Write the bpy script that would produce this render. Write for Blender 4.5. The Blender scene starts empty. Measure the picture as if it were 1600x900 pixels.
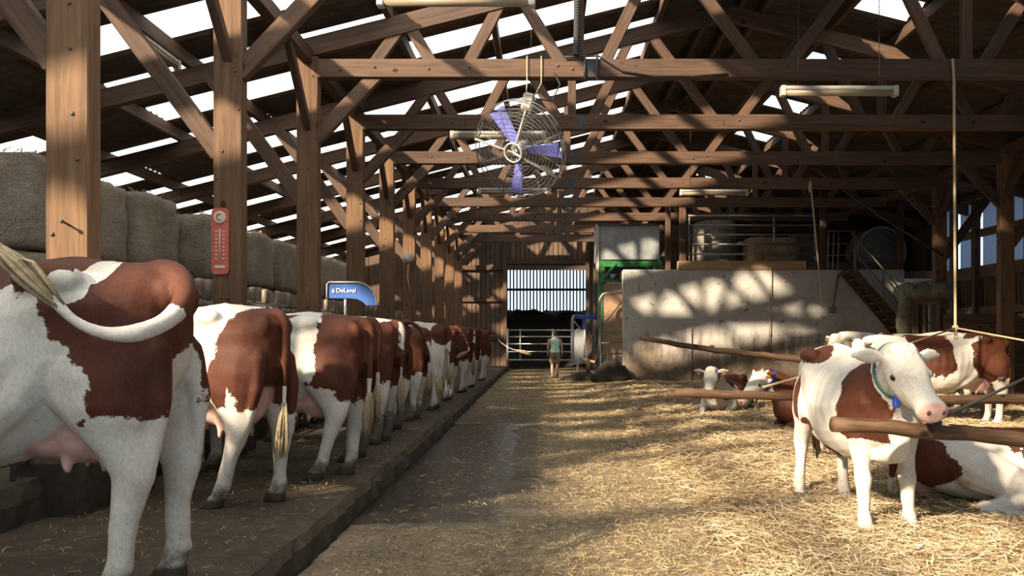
import bpy, bmesh, math, random
import numpy as np
from mathutils import Matrix, Vector, Euler
R = math.radians
scene = bpy.context.scene
C = scene.collection
random.seed(7)

# ------------------------------------------------------------------ camera, sky, sun, exposure
CAM_Z = 1.5
FPX = 1260.0                      # focal length in pixels of the 1600 x 900 frame
cam_d = bpy.data.cameras.new('camera')
cam = bpy.data.objects.new('camera', cam_d)
C.objects.link(cam)
cam_d.sensor_width = 36.0
cam_d.lens = FPX * 36.0 / 1600.0
cam_d.shift_x = -50.0 / 1600.0
cam_d.shift_y = 73.0 / 1600.0
cam_d.clip_start = 0.05
cam_d.clip_end = 400
cam.location = (0, 0, CAM_Z)
cam.rotation_euler = (R(90), 0, 0)
scene.camera = cam

world = bpy.data.worlds.new('sky')
scene.world = world
world.use_nodes = True
bgn = world.node_tree.nodes['Background']
bgn.inputs['Color'].default_value = (0.68, 0.87, 1.0, 1)
bgn.inputs['Strength'].default_value = 1.45

SUN = Vector((0.60, 0.60, -0.46)).normalized()      # direction the sunlight travels
sun_d = bpy.data.lights.new('sun', 'SUN')
sun_d.energy = 22.0
sun_d.color = (1.0, 0.79, 0.55)
sun_d.angle = R(2.4)
sun = bpy.data.objects.new('sun', sun_d)
C.objects.link(sun)
sun.rotation_euler = SUN.to_track_quat('-Z', 'Y').to_euler()
sun.location = (-30, -30, 30)

vs = scene.view_settings
vs.view_transform = 'Standard'
vs.look = 'None'
vs.gamma = 1.0
vs.use_curve_mapping = False
vs.exposure = 0.14

# ------------------------------------------------------------------ helpers
def px(u, v, Y):
    """point of the place seen at pixel (u, v) at distance Y"""
    return Vector(((u - 850.0) * Y / FPX, Y, CAM_Z + (523.0 - v) * Y / FPX))

def wmat(o):
    m = o.matrix_basis.copy()
    return wmat(o.parent) @ m if o.parent else m

def put(o, M, parent=None):
    if parent is not None:
        o.parent = parent
        o.matrix_basis = wmat(parent).inverted() @ M
    else:
        o.matrix_basis = M
    return o

class MB:
    """collects shapes and links them as ONE mesh object"""
    def __init__(self):
        self.v = []; self.f = []
    def add(self, vs_, fs_):
        n = len(self.v)
        self.v += [tuple(p) for p in vs_]
        self.f += [tuple(i + n for i in q) for q in fs_]
        return self
    def box(self, x0, x1, y0, y1, z0, z1, M=None):
        p = [Vector(q) for q in ((x0,y0,z0),(x1,y0,z0),(x1,y1,z0),(x0,y1,z0),(x0,y0,z1),(x1,y0,z1),(x1,y1,z1),(x0,y1,z1))]
        if M: p = [M @ q for q in p]
        return self.add(p, ((0,3,2,1),(4,5,6,7),(0,1,5,4),(1,2,6,5),(2,3,7,6),(3,0,4,7)))
    def bar(self, a, b, w, h, up=(0,0,1)):
        a = Vector(a); b = Vector(b); d = (b - a); L = d.length; d.normalize()
        up = Vector(up)
        if abs(d.dot(up)) > .98: up = Vector((0,1,0))
        s = d.cross(up).normalized(); u = s.cross(d)
        M = Matrix((s, d, u)).transposed().to_4x4(); M.translation = a
        return self.box(-w/2, w/2, 0, L, -h/2, h/2, M)
    def rings(self, rings, cap=True, closed=False):
        n = len(rings[0]); base = len(self.v)
        for r in rings: self.v += [tuple(p) for p in r]
        m = len(rings)
        for i in range(m if closed else m - 1):
            j = (i + 1) % m
            for k in range(n):
                l = (k + 1) % n
                self.f.append((base+i*n+k, base+i*n+l, base+j*n+l, base+j*n+k))
        if cap and not closed:
            self.f.append(tuple(base + k for k in reversed(range(n))))
            self.f.append(tuple(base + (m-1)*n + k for k in range(n)))
        return self
    def tube(self, pts, rad, n=8, cap=True, closed=False, flat=None):
        pts = [Vector(p) for p in pts]; m = len(pts)
        if not hasattr(rad, '__len__'): rad = [rad] * m
        prev = None; rr = []
        for i, p in enumerate(pts):
            if closed: t = pts[(i+1) % m] - pts[i-1]
            else: t = pts[min(i+1, m-1)] - pts[max(i-1, 0)]
            t = t.normalized() if t.length > 1e-9 else Vector((0,0,1))
            if prev is None:
                a = Vector((0,0,1)) if abs(t.z) < .9 else Vector((1,0,0))
                s = t.cross(a).normalized()
            else:
                s = (prev - t * prev.dot(t)).normalized()
            prev = s; u = t.cross(s); r = rad[i]
            ra, rb = (r if hasattr(r, '__len__') else (r, r))
            rr.append([p + s * (ra*math.cos(2*math.pi*k/n)) + u * (rb*math.sin(2*math.pi*k/n)) for k in range(n)])
        return self.rings(rr, cap, closed)
    def ball(self, c, r, nu=12, nv=8, M=None):
        c = Vector(c); r = r if hasattr(r, '__len__') else (r, r, r)
        rings = []
        for i in range(nv + 1):
            th = math.pi * (i + .02) / (nv + .04)
            ring = []
            for k in range(nu):
                ph = 2*math.pi*k/nu
                q = Vector((r[0]*math.sin(th)*math.cos(ph), -r[1]*math.sin(th)*math.sin(ph), r[2]*math.cos(th)))
                if M: q = M @ q
                ring.append(c + q)
            rings.append(ring)
        return self.rings(rings)
    def lathe(self, prof, n=24, M=None):
        rr = []
        for r, z in prof:
            ring = [Vector((r*math.cos(2*math.pi*k/n), r*math.sin(2*math.pi*k/n), z)) for k in range(n)]
            if M: ring = [M @ q for q in ring]
            rr.append(ring)
        return self.rings(rr)
    def prism(self, poly, axis_vec, M=None):
        """closed polygon (3D points) pushed along axis_vec"""
        a = [Vector(p) for p in poly]; b = [p + Vector(axis_vec) for p in a]
        if M: a = [M @ p for p in a]; b = [M @ p for p in b]
        return self.rings([a, b])
    def mesh(self, name, smooth=False):
        me = bpy.data.meshes.new(name)
        me.from_pydata(self.v, [], self.f)
        bm = bmesh.new(); bm.from_mesh(me)
        bmesh.ops.recalc_face_normals(bm, faces=bm.faces)
        bm.to_mesh(me); bm.free()
        if smooth: me.shade_smooth()
        return me
    def build(self, name, mat, parent=None, M=None, smooth=False, bevel=0):
        me = self.mesh(name, smooth)
        if bevel:
            bm = bmesh.new(); bm.from_mesh(me)
            bmesh.ops.bevel(bm, geom=list(bm.edges), offset=bevel, segments=1, affect='EDGES', clamp_overlap=True)
            bm.to_mesh(me); bm.free()
        return link(name, me, mat, parent, M)

def link(name, me, mat, parent=None, M=None):
    o = bpy.data.objects.new(name, me); C.objects.link(o)
    if mat is not None and len(me.materials) == 0: me.materials.append(mat)
    put(o, M if M is not None else Matrix(), parent)
    return o

def tag(o, label=None, cat=None, group=None, kind=None):
    if label: o['label'] = label
    if cat: o['category'] = cat
    if group: o['group'] = group
    if kind: o['kind'] = kind
    return o

def thing(name, label, cat, loc=(0,0,0), rz=0, group=None, scale=1.0):
    o = bpy.data.objects.new(name, None); C.objects.link(o)
    o.empty_display_size = .1
    o.matrix_basis = Matrix.Translation(loc) @ Matrix.Rotation(rz, 4, 'Z') @ Matrix.Scale(scale, 4)
    return tag(o, label, cat, group)

def T(*p): return Matrix.Translation(Vector(p))

_beams = {}
def beam(name, a, b, w, h, mat, parent=None, up=(0,0,1), bevel=.008):
    """a timber from a to b; its mesh lies along local Z so that grain follows the length"""
    a = Vector(a); b = Vector(b); d = b - a; L = d.length; d.normalize()
    up = Vector(up)
    if abs(d.dot(up)) > .98: up = Vector((0,1,0))
    s = up.cross(d).normalized(); u = d.cross(s)
    key = (round(w,3), round(h,3), round(L,2), mat.name, bevel)
    me = _beams.get(key)
    if me is None:
        m = MB().box(-w/2, w/2, -h/2, h/2, 0, L)
        me = m.mesh(name)
        if bevel:
            bm = bmesh.new(); bm.from_mesh(me)
            bmesh.ops.bevel(bm, geom=list(bm.edges), offset=min(bevel, w*.2, h*.2), segments=1, affect='EDGES')
            bm.to_mesh(me); bm.free()
        me.materials.append(mat); _beams[key] = me
    M = Matrix((s, u, d)).transposed().to_4x4(); M.translation = a
    return link(name, me, None, parent, M)

ORD = ['first','second','third','fourth','fifth','sixth','seventh','eighth','ninth','tenth','eleventh','twelfth','thirteenth','fourteenth']

# ------------------------------------------------------------------ materials
class NT:
    def __init__(self, name):
        self.m = bpy.data.materials.new(name); self.m.use_nodes = True
        self.t = self.m.node_tree; self.n = self.t.nodes; self.b = self.n['Principled BSDF']
        self.out = self.n['Material Output']
    def node(self, typ, **kw):
        nd = self.n.new(typ)
        for k, v in kw.items(): setattr(nd, k, v)
        return nd
    def put(self, sock, v):
        if hasattr(v, 'is_output') or isinstance(v, bpy.types.NodeSocket): self.t.links.new(v, sock)
        else: sock.default_value = v
    def coord(self, which='Object', scale=(1,1,1), loc=(0,0,0), rnd=False):
        tc = self.node('ShaderNodeTexCoord'); mp = self.node('ShaderNodeMapping')
        self.t.links.new(tc.outputs[which], mp.inputs['Vector'])
        mp.inputs['Scale'].default_value = scale; mp.inputs['Location'].default_value = loc
        if rnd:
            oi = self.node('ShaderNodeObjectInfo'); ml = self.math('MULTIPLY', oi.outputs['Random'], 37.0)
            cb = self.node('ShaderNodeCombineXYZ')
            for k in range(3): self.t.links.new(ml, cb.inputs[k])
            self.t.links.new(cb.outputs[0], mp.inputs['Location'])
        return mp.outputs[0]
    def noise(self, vec, scale=5, detail=4, rough=.55, dist=0):
        nd = self.node('ShaderNodeTexNoise'); nd.inputs['Scale'].default_value = scale
        nd.inputs['Detail'].default_value = detail; nd.inputs['Roughness'].default_value = rough
        nd.inputs['Distortion'].default_value = dist
        if vec is not None: self.t.links.new(vec, nd.inputs['Vector'])
        return nd.outputs['Fac']
    def ramp(self, fac, stops, interp='LINEAR'):
        nd = self.node('ShaderNodeValToRGB'); cr = nd.color_ramp; cr.interpolation = interp
        while len(cr.elements) < len(stops): cr.elements.new(.5)
        for e, (p, c) in zip(cr.elements, stops):
            e.position = p; e.color = (*c, 1) if len(c) == 3 else c
        self.t.links.new(fac, nd.inputs['Fac'])
        return nd.outputs['Color']
    def math(self, op, a, b=0.0, c=None, clamp=False):
        nd = self.node('ShaderNodeMath', operation=op); nd.use_clamp = clamp
        self.put(nd.inputs[0], a); self.put(nd.inputs[1], b)
        if c is not None: self.put(nd.inputs[2], c)
        return nd.outputs[0]
    def mix(self, fac, a, b, blend='MIX'):
        nd = self.node('ShaderNodeMix', data_type='RGBA', blend_type=blend)
        self.put(nd.inputs[0], fac)
        for s, v in ((nd.inputs[6], a), (nd.inputs[7], b)):
            if isinstance(v, tuple) and len(v) == 3: v = (*v, 1)
            self.put(s, v)
        return nd.outputs[2]
    def attr(self, name):
        nd = self.node('ShaderNodeAttribute'); nd.attribute_name = name
        return nd.outputs['Fac']
    def rand(self):
        return self.node('ShaderNodeObjectInfo').outputs['Random']
    def smooth(self, x, lo, hi):
        nd = self.node('ShaderNodeMapRange', interpolation_type='SMOOTHSTEP')
        self.put(nd.inputs[0], x); nd.inputs[1].default_value = lo; nd.inputs[2].default_value = hi
        return nd.outputs[0]
    def bump(self, h, strength=.3, dist=.01):
        nd = self.node('ShaderNodeBump'); nd.inputs['Strength'].default_value = strength
        nd.inputs['Distance'].default_value = dist
        self.t.links.new(h, nd.inputs['Height']); self.t.links.new(nd.outputs[0], self.b.inputs['Normal'])
    def done(self, color=None, rough=.7, metal=0.0, spec=None):
        if color is not None:
            if isinstance(color, tuple): color = (*color[:3], 1)
            self.put(self.b.inputs['Base Color'], color)
        self.put(self.b.inputs['Roughness'], rough); self.b.inputs['Metallic'].default_value = metal
        if spec is not None: self.b.inputs['Specular IOR Level'].default_value = spec
        return self.m

def mat_wood(name, dark, light, grain=1.0, rough=.72, knots=True):
    t = NT(name)
    v = t.coord('Object', (9*grain, 9*grain, .55*grain), rnd=True)
    g = t.noise(v, 2.2, 6, .6, .6)
    v2 = t.coord('Object', (1, 1, .35), rnd=True)
    big = t.noise(v2, 1.7, 3)
    col = t.ramp(t.math('ADD', t.math('MULTIPLY', g, .7), t.math('MULTIPLY', big, .3)), [(.34, dark), (.66, light)])
    r = t.rand()
    col = t.mix(.85, col, t.ramp(r, [(0, (.72,.72,.74)), (1, (1.15,1.1,1.05))]), 'MULTIPLY')
    if knots:
        vo = t.node('ShaderNodeTexVoronoi'); vo.inputs['Scale'].default_value = 3.0
        t.t.links.new(t.coord('Object', (1,1,.7), rnd=True), vo.inputs['Vector'])
        k = t.smooth(vo.outputs['Distance'], .06, .13)
        col = t.mix(k, (dark[0]*.4, dark[1]*.35, dark[2]*.35), col)
    t.bump(g, .25, .006)
    return t.done(col, rough, spec=.3)

def mat_plain(name, col, rough=.6, metal=0.0, var=.25, scale=9, bump=0, rnd=True, spec=None):
    t = NT(name)
    n = t.noise(t.coord('Object', rnd=rnd), scale, 5, .6)
    c = t.ramp(n, [(.25, tuple(x*(1-var) for x in col)), (.75, tuple(min(1, x*(1+var)) for x in col))])
    if bump: t.bump(n, bump, .01)
    return t.done(c, rough, metal, spec)

M = {}
M['post_wood'] = mat_wood('post_wood', (.082,.046,.026), (.205,.118,.064))
M['truss_wood'] = mat_wood('truss_wood', (.056,.033,.024), (.138,.083,.055))
M['dark_wood'] = mat_wood('dark_wood', (.055,.035,.024), (.13,.085,.058))
M['plank_wood'] = mat_wood('plank_wood', (.085,.055,.038), (.20,.135,.095))
M['pale_wood'] = mat_wood('pale_wood', (.30,.185,.10), (.52,.36,.22))
M['pole_wood'] = mat_wood('pole_wood', (.030,.018,.012), (.15,.085,.048), grain=2.2)
M['steel'] = mat_plain('steel', (.36,.35,.34), .42, .75, .3, 14)
M['rusty_steel'] = mat_plain('rusty_steel', (.22,.17,.13), .6, .45, .45, 12, .2)
M['dark_steel'] = mat_plain('dark_steel', (.06,.06,.065), .5, .5, .4, 12)
M['bolt_steel'] = mat_plain('bolt_steel', (.10,.085,.07), .6, .4, .3, 20)
M['rope'] = mat_plain('rope', (.48,.36,.22), .9, 0, .35, 60, .4)
M['cable'] = mat_plain('cable', (.03,.028,.027), .6, 0, .3, 30)
M['blue_paint'] = mat_plain('blue_paint', (.035,.055,.30), .5, 0, .35, 9)
M['white_paint'] = mat_plain('white_paint', (.42,.39,.35), .5, 0, .18, 9)
M['green_paint'] = mat_plain('green_paint', (.022,.15,.032), .45, 0, .35, 7)
# ------------------------------------------------------------------ cows
def mat_cow():
    t = NT('cow_hide')
    oc = t.coord('Object')
    f = t.attr('patch')
    n1 = t.noise(oc, 3.6, 4, .55)
    n2 = t.noise(t.coord('Object', (60, 60, 110)), 1.0, 3, .7)
    e = t.math('ADD', f, t.math('ADD', t.math('MULTIPLY', t.math('SUBTRACT', n1, .5), .95), t.math('MULTIPLY', t.math('SUBTRACT', t.noise(oc, 13, 5, .75), .5), .34)))
    e = t.math('ADD', e, t.math('MULTIPLY', t.math('SUBTRACT', n2, .5), .11))
    k = t.smooth(e, -.018, .018)
    hair = t.noise(t.coord('Object', (40, 40, 26)), 2.0, 4, .65)
    big = t.noise(oc, 3.0, 3)
    white = t.ramp(hair, [(.25, (.49,.45,.40)), (.75, (.70,.665,.615))])
    brown = t.ramp(t.math('ADD', t.math('MULTIPLY', hair, .5), t.math('MULTIPLY', big, .5)), [(.3, (.050,.0145,.0085)), (.7, (.112,.037,.019))])
    grime = t.smooth(t.noise(oc, 2.6, 5, .7), .50, .72)
    white = t.mix(t.math('MULTIPLY', grime, .55), white, (.29,.245,.19))
    col = t.mix(k, white, brown)
    pk = t.ramp(t.noise(oc, 14, 4), [(.3, (.50,.285,.235)), (.7, (.66,.44,.375))])
    col = t.mix(t.attr('pink'), col, pk)
    dn = t.noise(oc, 13, 5, .7)
    dm = t.smooth(t.math('ADD', t.attr('dirt'), t.math('MULTIPLY', t.math('SUBTRACT', dn, .5), .9)), .42, .75)
    col = t.mix(t.math('MULTIPLY', dm, .85), col, (.050,.034,.020))
    sp = t.smooth(t.noise(oc, 38, 2), .68, .72)
    col = t.mix(t.math('MULTIPLY', sp, t.math('MULTIPLY', t.attr('dirt'), 1.0)), col, (.03,.022,.016))
    col = t.mix(t.attr('hoof'), col, (.062,.045,.030))
    t.bump(t.math('ADD', t.math('MULTIPLY', hair, .5), t.math('MULTIPLY', big, 2.0)), .28, .012)
    return t.done(col, .66, spec=.22)
M['cow'] = mat_cow()
M['eye'] = mat_plain('eye_dark', (.012,.009,.008), .12, 0, .1)
M['tail_hair'] = mat_plain('tail_hair', (.30,.235,.145), .8, 0, .5, 30)
M['nostril'] = mat_plain('nostril_dark', (.10,.04,.035), .5, 0, .2)
M['tag_orange'] = mat_plain('ear_tag_orange', (.85,.33,.03), .5, 0, .1)
M['collar_green'] = mat_plain('collar_green', (.03,.16,.15), .6, 0, .2)
M['collar_blue'] = mat_plain('collar_blue', (.02,.07,.42), .5, 0, .2)

TORSO = [
 (-.905, 1.00, 1.33, (.04,.075,.09,.09,.05)),
 (-.87, .92, 1.405, (.08,.14,.165,.17,.105)),
 (-.76, .82, 1.455, (.12,.21,.245,.24,.125)),
 (-.60, .74, 1.465, (.14,.24,.285,.275,.125)),
 (-.44, .67, 1.475, (.14,.25,.305,.315,.20)),
 (-.34, .635, 1.465, (.16,.27,.315,.305,.17)),
 (-.20, .585, 1.445, (.19,.32,.35,.29,.125)),
 (.00, .53, 1.43, (.22,.37,.40,.32,.13)),
 (.20, .51, 1.425, (.22,.38,.41,.33,.13)),
 (.40, .54, 1.425, (.20,.35,.38,.30,.12)),
 (.56, .60, 1.44, (.17,.29,.32,.26,.11)),
 (.70, .67, 1.44, (.14,.24,.275,.225,.10)),
 (.84, .72, 1.38, (.11,.19,.215,.175,.09)),
 (.96, .80, 1.27, (.06,.11,.125,.11,.06)),
]
HIND = [(1.28,-.60,.20,.12,.11),(1.12,-.60,.265,.165,.125),(.97,-.61,.26,.19,.13),(.84,-.645,.215,.195,.118),(.72,-.695,.148,.185,.088),
 (.62,-.75,.112,.175,.074),(.54,-.778,.094,.168,.066),(.46,-.766,.078,.165,.056),(.36,-.752,.062,.162,.049),(.20,-.74,.057,.16,.047),
 (.14,-.735,.066,.16,.057),(.095,-.715,.060,.16,.055),(.055,-.692,.078,.16,.066),(.0,-.675,.100,.16,.075)]
FORE = [(1.15,.62,.16,.15,.09),(1.0,.60,.18,.185,.095),(.86,.57,.15,.19,.088),(.73,.55,.115,.18,.085),(.62,.555,.092,.172,.072),
 (.52,.565,.076,.166,.064),(.44,.57,.078,.162,.069),(.36,.568,.062,.16,.055),(.2,.57,.052,.16,.046),
 (.14,.575,.062,.16,.057),(.095,.59,.056,.16,.055),(.055,.605,.074,.16,.066),(0,.622,.094,.16,.075)]

def torso_rings(mb, Mx=None, sag=0.0, flat=0.0):
    th = np.linspace(0, math.pi, 15)
    rr = []
    # finer lengthwise sampling through smooth interpolation
    xs = np.array([s[0] for s in TORSO]); zb = np.array([s[1] for s in TORSO]); zt = np.array([s[2] for s in TORSO])
    W = np.array([(0,) + s[3] + (0,) for s in TORSO])
    tt = np.linspace(0, math.pi, 7)
    for x in np.linspace(xs[0], xs[-1], 30):
        b = np.interp(x, xs, zb); t_ = np.interp(x, xs, zt)
        w = np.array([np.interp(x, xs, W[:, k]) for k in range(7)])
        ring = []
        for sgn, seq in ((1, th[:-1]), (-1, th[::-1][:-1])):
            for a in seq:
                z = b + (t_ - b) * (1 - math.cos(a)) / 2
                y = np.interp(a, tt, w)
                if flat and z < .9: y *= 1 + flat * min(1, (.9 - z) / .3)
                p = Vector((x, sgn * y, z))
                ring.append(Mx @ p if Mx else p)
        rr.append(ring)
    mb.rings(rr)

def leg_rings(mb, tab, side, off=(0,0), scale_z=1.0):
    rr = []
    for z, xc, xr, yc, yr in tab:
        k = max(0.0, 1.0 - z / .95) ** 1.1
        rr.append([Vector((xc + off[0]*k + xr*math.cos(a), side*yc + off[1]*k + yr*math.sin(a), z)) for a in np.linspace(0, 2*math.pi, 15)[:-1]])
    mb.rings(rr)

def bez(p, t):
    p = [Vector(q) for q in p]
    while len(p) > 1: p = [p[i].lerp(p[i+1], t) for i in range(len(p)-1)]
    return p[0]

HEADS = [(-.07,-.085,.075,.085),(-.02,-.075,.105,.115),(.07,-.088,.120,.138),(.16,-.108,.118,.142),(.25,-.118,.095,.128),(.34,-.125,.078,.104),
         (.42,-.130,.078,.088),(.48,-.134,.090,.086),(.525,-.137,.086,.074),(.552,-.140,.055,.045)]

def head_frame(poll, yaw, pitch, roll=0):
    return Matrix.Translation(poll) @ Matrix.Rotation(yaw, 4, 'Z') @ Matrix.Rotation(pitch, 4, 'Y') @ Matrix.Rotation(roll, 4, 'X')

def add_head(mb, H, ear=1.0):
    rr = []
    for x, zc, w, h in HEADS:
        ring = []
        for a in np.linspace(0, 2*math.pi, 17)[:-1]:
            c, s = math.cos(a), math.sin(a)
            ww = w * 1.18 * (1 - .22 * max(0, -s))
            ring.append(H @ Vector((x, ww * math.copysign(abs(c)**.85, c), zc + h * math.copysign(abs(s)**.9, s))))
        rr.append(ring)
    mb.rings(rr)
    Rm = H.to_3x3()
    mb.ball(H @ Vector((.0,0,.03)), (.085,.115,.062), M=Rm.to_4x4())
    for s in (1,-1):
        mb.ball(H @ Vector((.165, s*.122, -.055)), (.045,.022,.035), M=Rm.to_4x4())       # brow
        mb.ball(H @ Vector((.50, s*.052, -.105)), (.045,.04,.045), M=Rm.to_4x4())          # nostril wing
        Me = H @ T(-.02, s*.118, -.035) @ Matrix.Rotation(s*R(14), 4, 'Z') @ Matrix.Rotation(-s*R(6), 4, 'X')
        for k in range(6):
            y = s * (.03 + .165 * k / 5 * ear)
            wv = [.04,.062,.07,.062,.045,.02][k]
            mb.ball(Me @ Vector((0, y, 0)), (.026, .036, wv), 10, 6, M=Me.to_3x3().to_4x4())
    mb.ball(H @ Vector((.44,0,-.205)), (.075,.055,.03), M=Rm.to_4x4())                     # lower lip / jaw
    mb.ball(H @ Vector((.20,0,-.215)), (.17,.06,.055), M=Rm.to_4x4())                      # jaw

def remesh(mb, voxel, smooth_it=5):
    me = mb.mesh('raw'); o = bpy.data.objects.new('raw', me); C.objects.link(o)
    m = o.modifiers.new('r', 'REMESH'); m.mode = 'VOXEL'; m.voxel_size = voxel; m.use_smooth_shade = True
    s = o.modifiers.new('s', 'SMOOTH'); s.factor = .5; s.iterations = smooth_it
    dg = bpy.context.evaluated_depsgraph_get(); dg.update()
    out = bpy.data.meshes.new_from_object(o.evaluated_get(dg))
    bpy.data.objects.remove(o); bpy.data.meshes.remove(me)
    out.shade_smooth()
    return out

def blob_field(P, blobs):
    f = np.full(len(P), -1.0)
    for sgn, c, r in blobs:
        v = 1 - np.sqrt((((P - np.array(c)) / np.array(r if hasattr(r, '__len__') else (r,)*3)) ** 2).sum(1))
        v = v * 0.9
        f = np.maximum(f, v) if sgn > 0 else np.minimum(f, -v)
    return f

def seg_dist(P, pts):
    d = np.full(len(P), 9.0)
    for a, b in zip(pts[:-1], pts[1:]):
        a = np.array(a); b = np.array(b); ab = b - a
        t = np.clip(((P - a) @ ab) / max(1e-9, ab @ ab), 0, 1)
        d = np.minimum(d, np.linalg.norm(P - (a + t[:, None] * ab), axis=1))
    return d

TAIL_REST = [(-.80,0,1.39),(-.875,0,1.405),(-.94,0,1.37),(-.975,0,1.28),(-.965,0,1.05),(-.955,0,.80),(-.95,0,.70)]

def tail_curve(pts, n=26):
    pts = [Vector(p) for p in pts]; out = []
    P = [pts[0]] + pts + [pts[-1]]
    segs = len(pts) - 1
    for i in range(n):
        u = i / (n-1) * segs; k = min(int(u), segs-1); t = u - k
        a, b, c, d = P[k], P[k+1], P[k+2], P[k+3]
        out.append(.5*((2*b) + (c-a)*t + (2*a-5*b+4*c-d)*t*t + (3*b-a-3*c+d)*t**3))
    return out

def make_switch(parent, end, direc, length, seed, Mp, strands=46, spread=.05):
    """tail tassel of hair"""
    rnd = random.Random(seed); mb = MB(); direc = Vector(direc).normalized(); end = Vector(end)
    side = direc.cross(Vector((0,0,1)) if abs(direc.z) < .9 else Vector((1,0,0))).normalized(); up = side.cross(direc)
    for i in range(strands):
        L = length * rnd.uniform(.6, 1.0); a = rnd.uniform(0, 6.28); q = rnd.uniform(.0, 1)
        o0 = (side*math.cos(a) + up*math.sin(a)) * .014 * q
        o1 = (side*math.cos(a) + up*math.sin(a)) * spread * q
        pts = [end - direc*.06 + o0, end + direc*L*.35 + o1*.8, end + direc*L*.7 + o1, end + direc*L + o1*.75 + Vector((0,0,-.02*rnd.random()))]
        mb.tube(pts, [.009,.010,.008,.002], 5)
    return mb.build('tail_switch', M['tail_hair'], parent, Mp, smooth=True)

def make_cow(label, loc, heading, scale=1.0, pose='stand', head=None, neck=None, tail=None, legs=None, blobs=(), voxel=.022,
             seed=0, dirt=.5, collar=None, eartag=False, group=None, switch=.34, sx=1.0, udder=1.0, roll=0, eyes=True, drop=0, tail_r=1.0, tail_white=.22):
    """heading: world direction angle of the cow's nose (radians, 0 = +X)"""
    t = thing('cow', label, 'cow', loc, heading, group, scale)
    W = wmat(t)
    mb = MB(); lg = legs or {}
    ud = None
    if pose == 'stand':
        torso_rings(mb)
        leg_rings(mb, HIND, 1, lg.get('hl', (0,0))); leg_rings(mb, HIND, -1, lg.get('hr', (0,0)))
        leg_rings(mb, FORE, 1, lg.get('fl', (0,0))); leg_rings(mb, FORE, -1, lg.get('fr', (0,0)))
        for s in (1,-1):
            mb.ball((-.43, s*.235, 1.37), (.15,.085,.075))      # hook bones
            mb.ball((-.86, s*.115, 1.30), (.06,.05,.08))         # pin bones
            mb.tube([(-.42, s*.20, 1.04), (-.32, s*.255, .86), (-.16, s*.25, .70), (.0, s*.2, .60)], [.12,.075,.05,.03], 8)   # flank fold
            ho = lg.get('hl' if s > 0 else 'hr', (0,0)); fo = lg.get('fl' if s > 0 else 'fr', (0,0))
            sw = lambda p, o_: (p[0] + o_[0]*max(0, 1-p[2]/.95)**1.1, p[1] + o_[1]*max(0, 1-p[2]/.95)**1.1, p[2])
            mb.tube([sw(p, ho) for p in ((-.72, s*.10, 1.25), (-.84, s*.155, 1.06), (-.88, s*.178, .86), (-.865, s*.17, .68), (-.845, s*.168, .57))], [.06,.075,.048,.028,.03], 10)  # hamstring to point of hock
            mb.ball(sw((.575, s*.165, .445), fo), (.075,.066,.07))
            mb.tube([(.60, s*.14, 1.28), (.76, s*.18, 1.04), (.62, s*.17, .82)], [.07,.085,.06], 10)                       # point of shoulder
        mb.tube([(.30,0,.60),(.62,0,.64),(.86,0,.72),(.96,0,.88)], [(.12,.06),(.12,.09),(.075,.12),(.05,.10)], 10)   # brisket
        mb.tube([(-.80,0,1.40),(-.4,0,1.445),(0,0,1.40),(.45,0,1.395),(.68,0,1.42)], .045, 8)                      # spine
        if udder > 0:
            ud = [((-.50,0,.72), (.215,.15,.20*udder)), ((-.62,0,.82), (.175,.125,.23)), ((-.34,0,.68), (.17,.14,.11*udder))]
            for c, r in ud: mb.ball(c, r, 16, 12)
            for sx_ in (-.58,-.42):
                for s in (1,-1):
                    mb.tube([(sx_, s*.07, .72-.15*udder), (sx_, s*.075, .72-.20*udder), (sx_, s*.077, .72-.20*udder-.035)], [.026,.02,.012], 8)
        poll_default = (1.42, 0, 1.30); nk0 = (.70,0,1.10)
    else:
        # lying on the breastbone: trunk lowered and leaned, legs folded
        Ml = Matrix.Diagonal((1,1.08,.78,1)) @ T(0, 0, -.53 - drop) @ T(0,0,.95) @ Matrix.Rotation(roll, 4, 'X') @ T(0,0,-.95)
        torso_rings(mb, Ml, flat=.22)
        for s in (1,-1):
            mb.ball(Ml @ Vector((-.43, s*.235, 1.37)), (.15,.085,.075))
            mb.ball(Ml @ Vector((-.86, s*.115, 1.30)), (.06,.05,.08))
            up = .04 if s*roll < 0 else 0
            # thigh to stifle, hock, hoof
            mb.tube([Ml @ Vector((-.62, s*.14, 1.18)), (-.45, s*.30, .40), (-.24, s*.41, .31), (-.10, s*.45, .25)], [(.18,.16),(.20,.18),(.17,.15),(.10,.10)], 12)
            mb.tube([(-.10, s*.45, .24), (-.30, s*.48, .15), (-.55, s*.46, .10)], [.10,.075,.055], 10)
            mb.tube([(-.56, s*.46, .10), (-.35, s*.54, .06), (-.16, s*.56, .055), (-.08, s*.565, .05), (.0, s*.57, .045)], [.055,.038,.045,.045,.058], 10)
            # folded forelegs
            mb.tube([Ml @ Vector((.60, s*.17, 1.0)), (.55, s*.26, .28), (.62, s*.28, .16), (.88, s*.24, .10)], [(.15,.10),(.11,.09),(.085,.075),(.06,.06)], 10)
            mb.tube([(.89, s*.24, .09), (.72, s*.22, .05), (.58, s*.22, .045), (.50, s*.22, .045)], [.055,.04,.045,.055], 10)
        if udder > 0:
            ud = [((-.40, (-.30 if roll >= 0 else .30)*1.0, .17), (.27,.17,.15))]
            for c, r in ud: mb.ball(c, r, 16, 12)
        poll_default = (1.32, 0, .85); nk0 = (.66, 0, .44)
    poll, yaw, pitch, hroll = head or (poll_default, 0, R(55), 0)
    H = head_frame(poll, yaw, pitch, hroll)
    back = H @ Vector((-.02,0,-.085))
    hd = (H.to_3x3() @ Vector((1,0,0)))
    n0 = Vector(nk0) if neck is None else Vector(neck)
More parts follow.
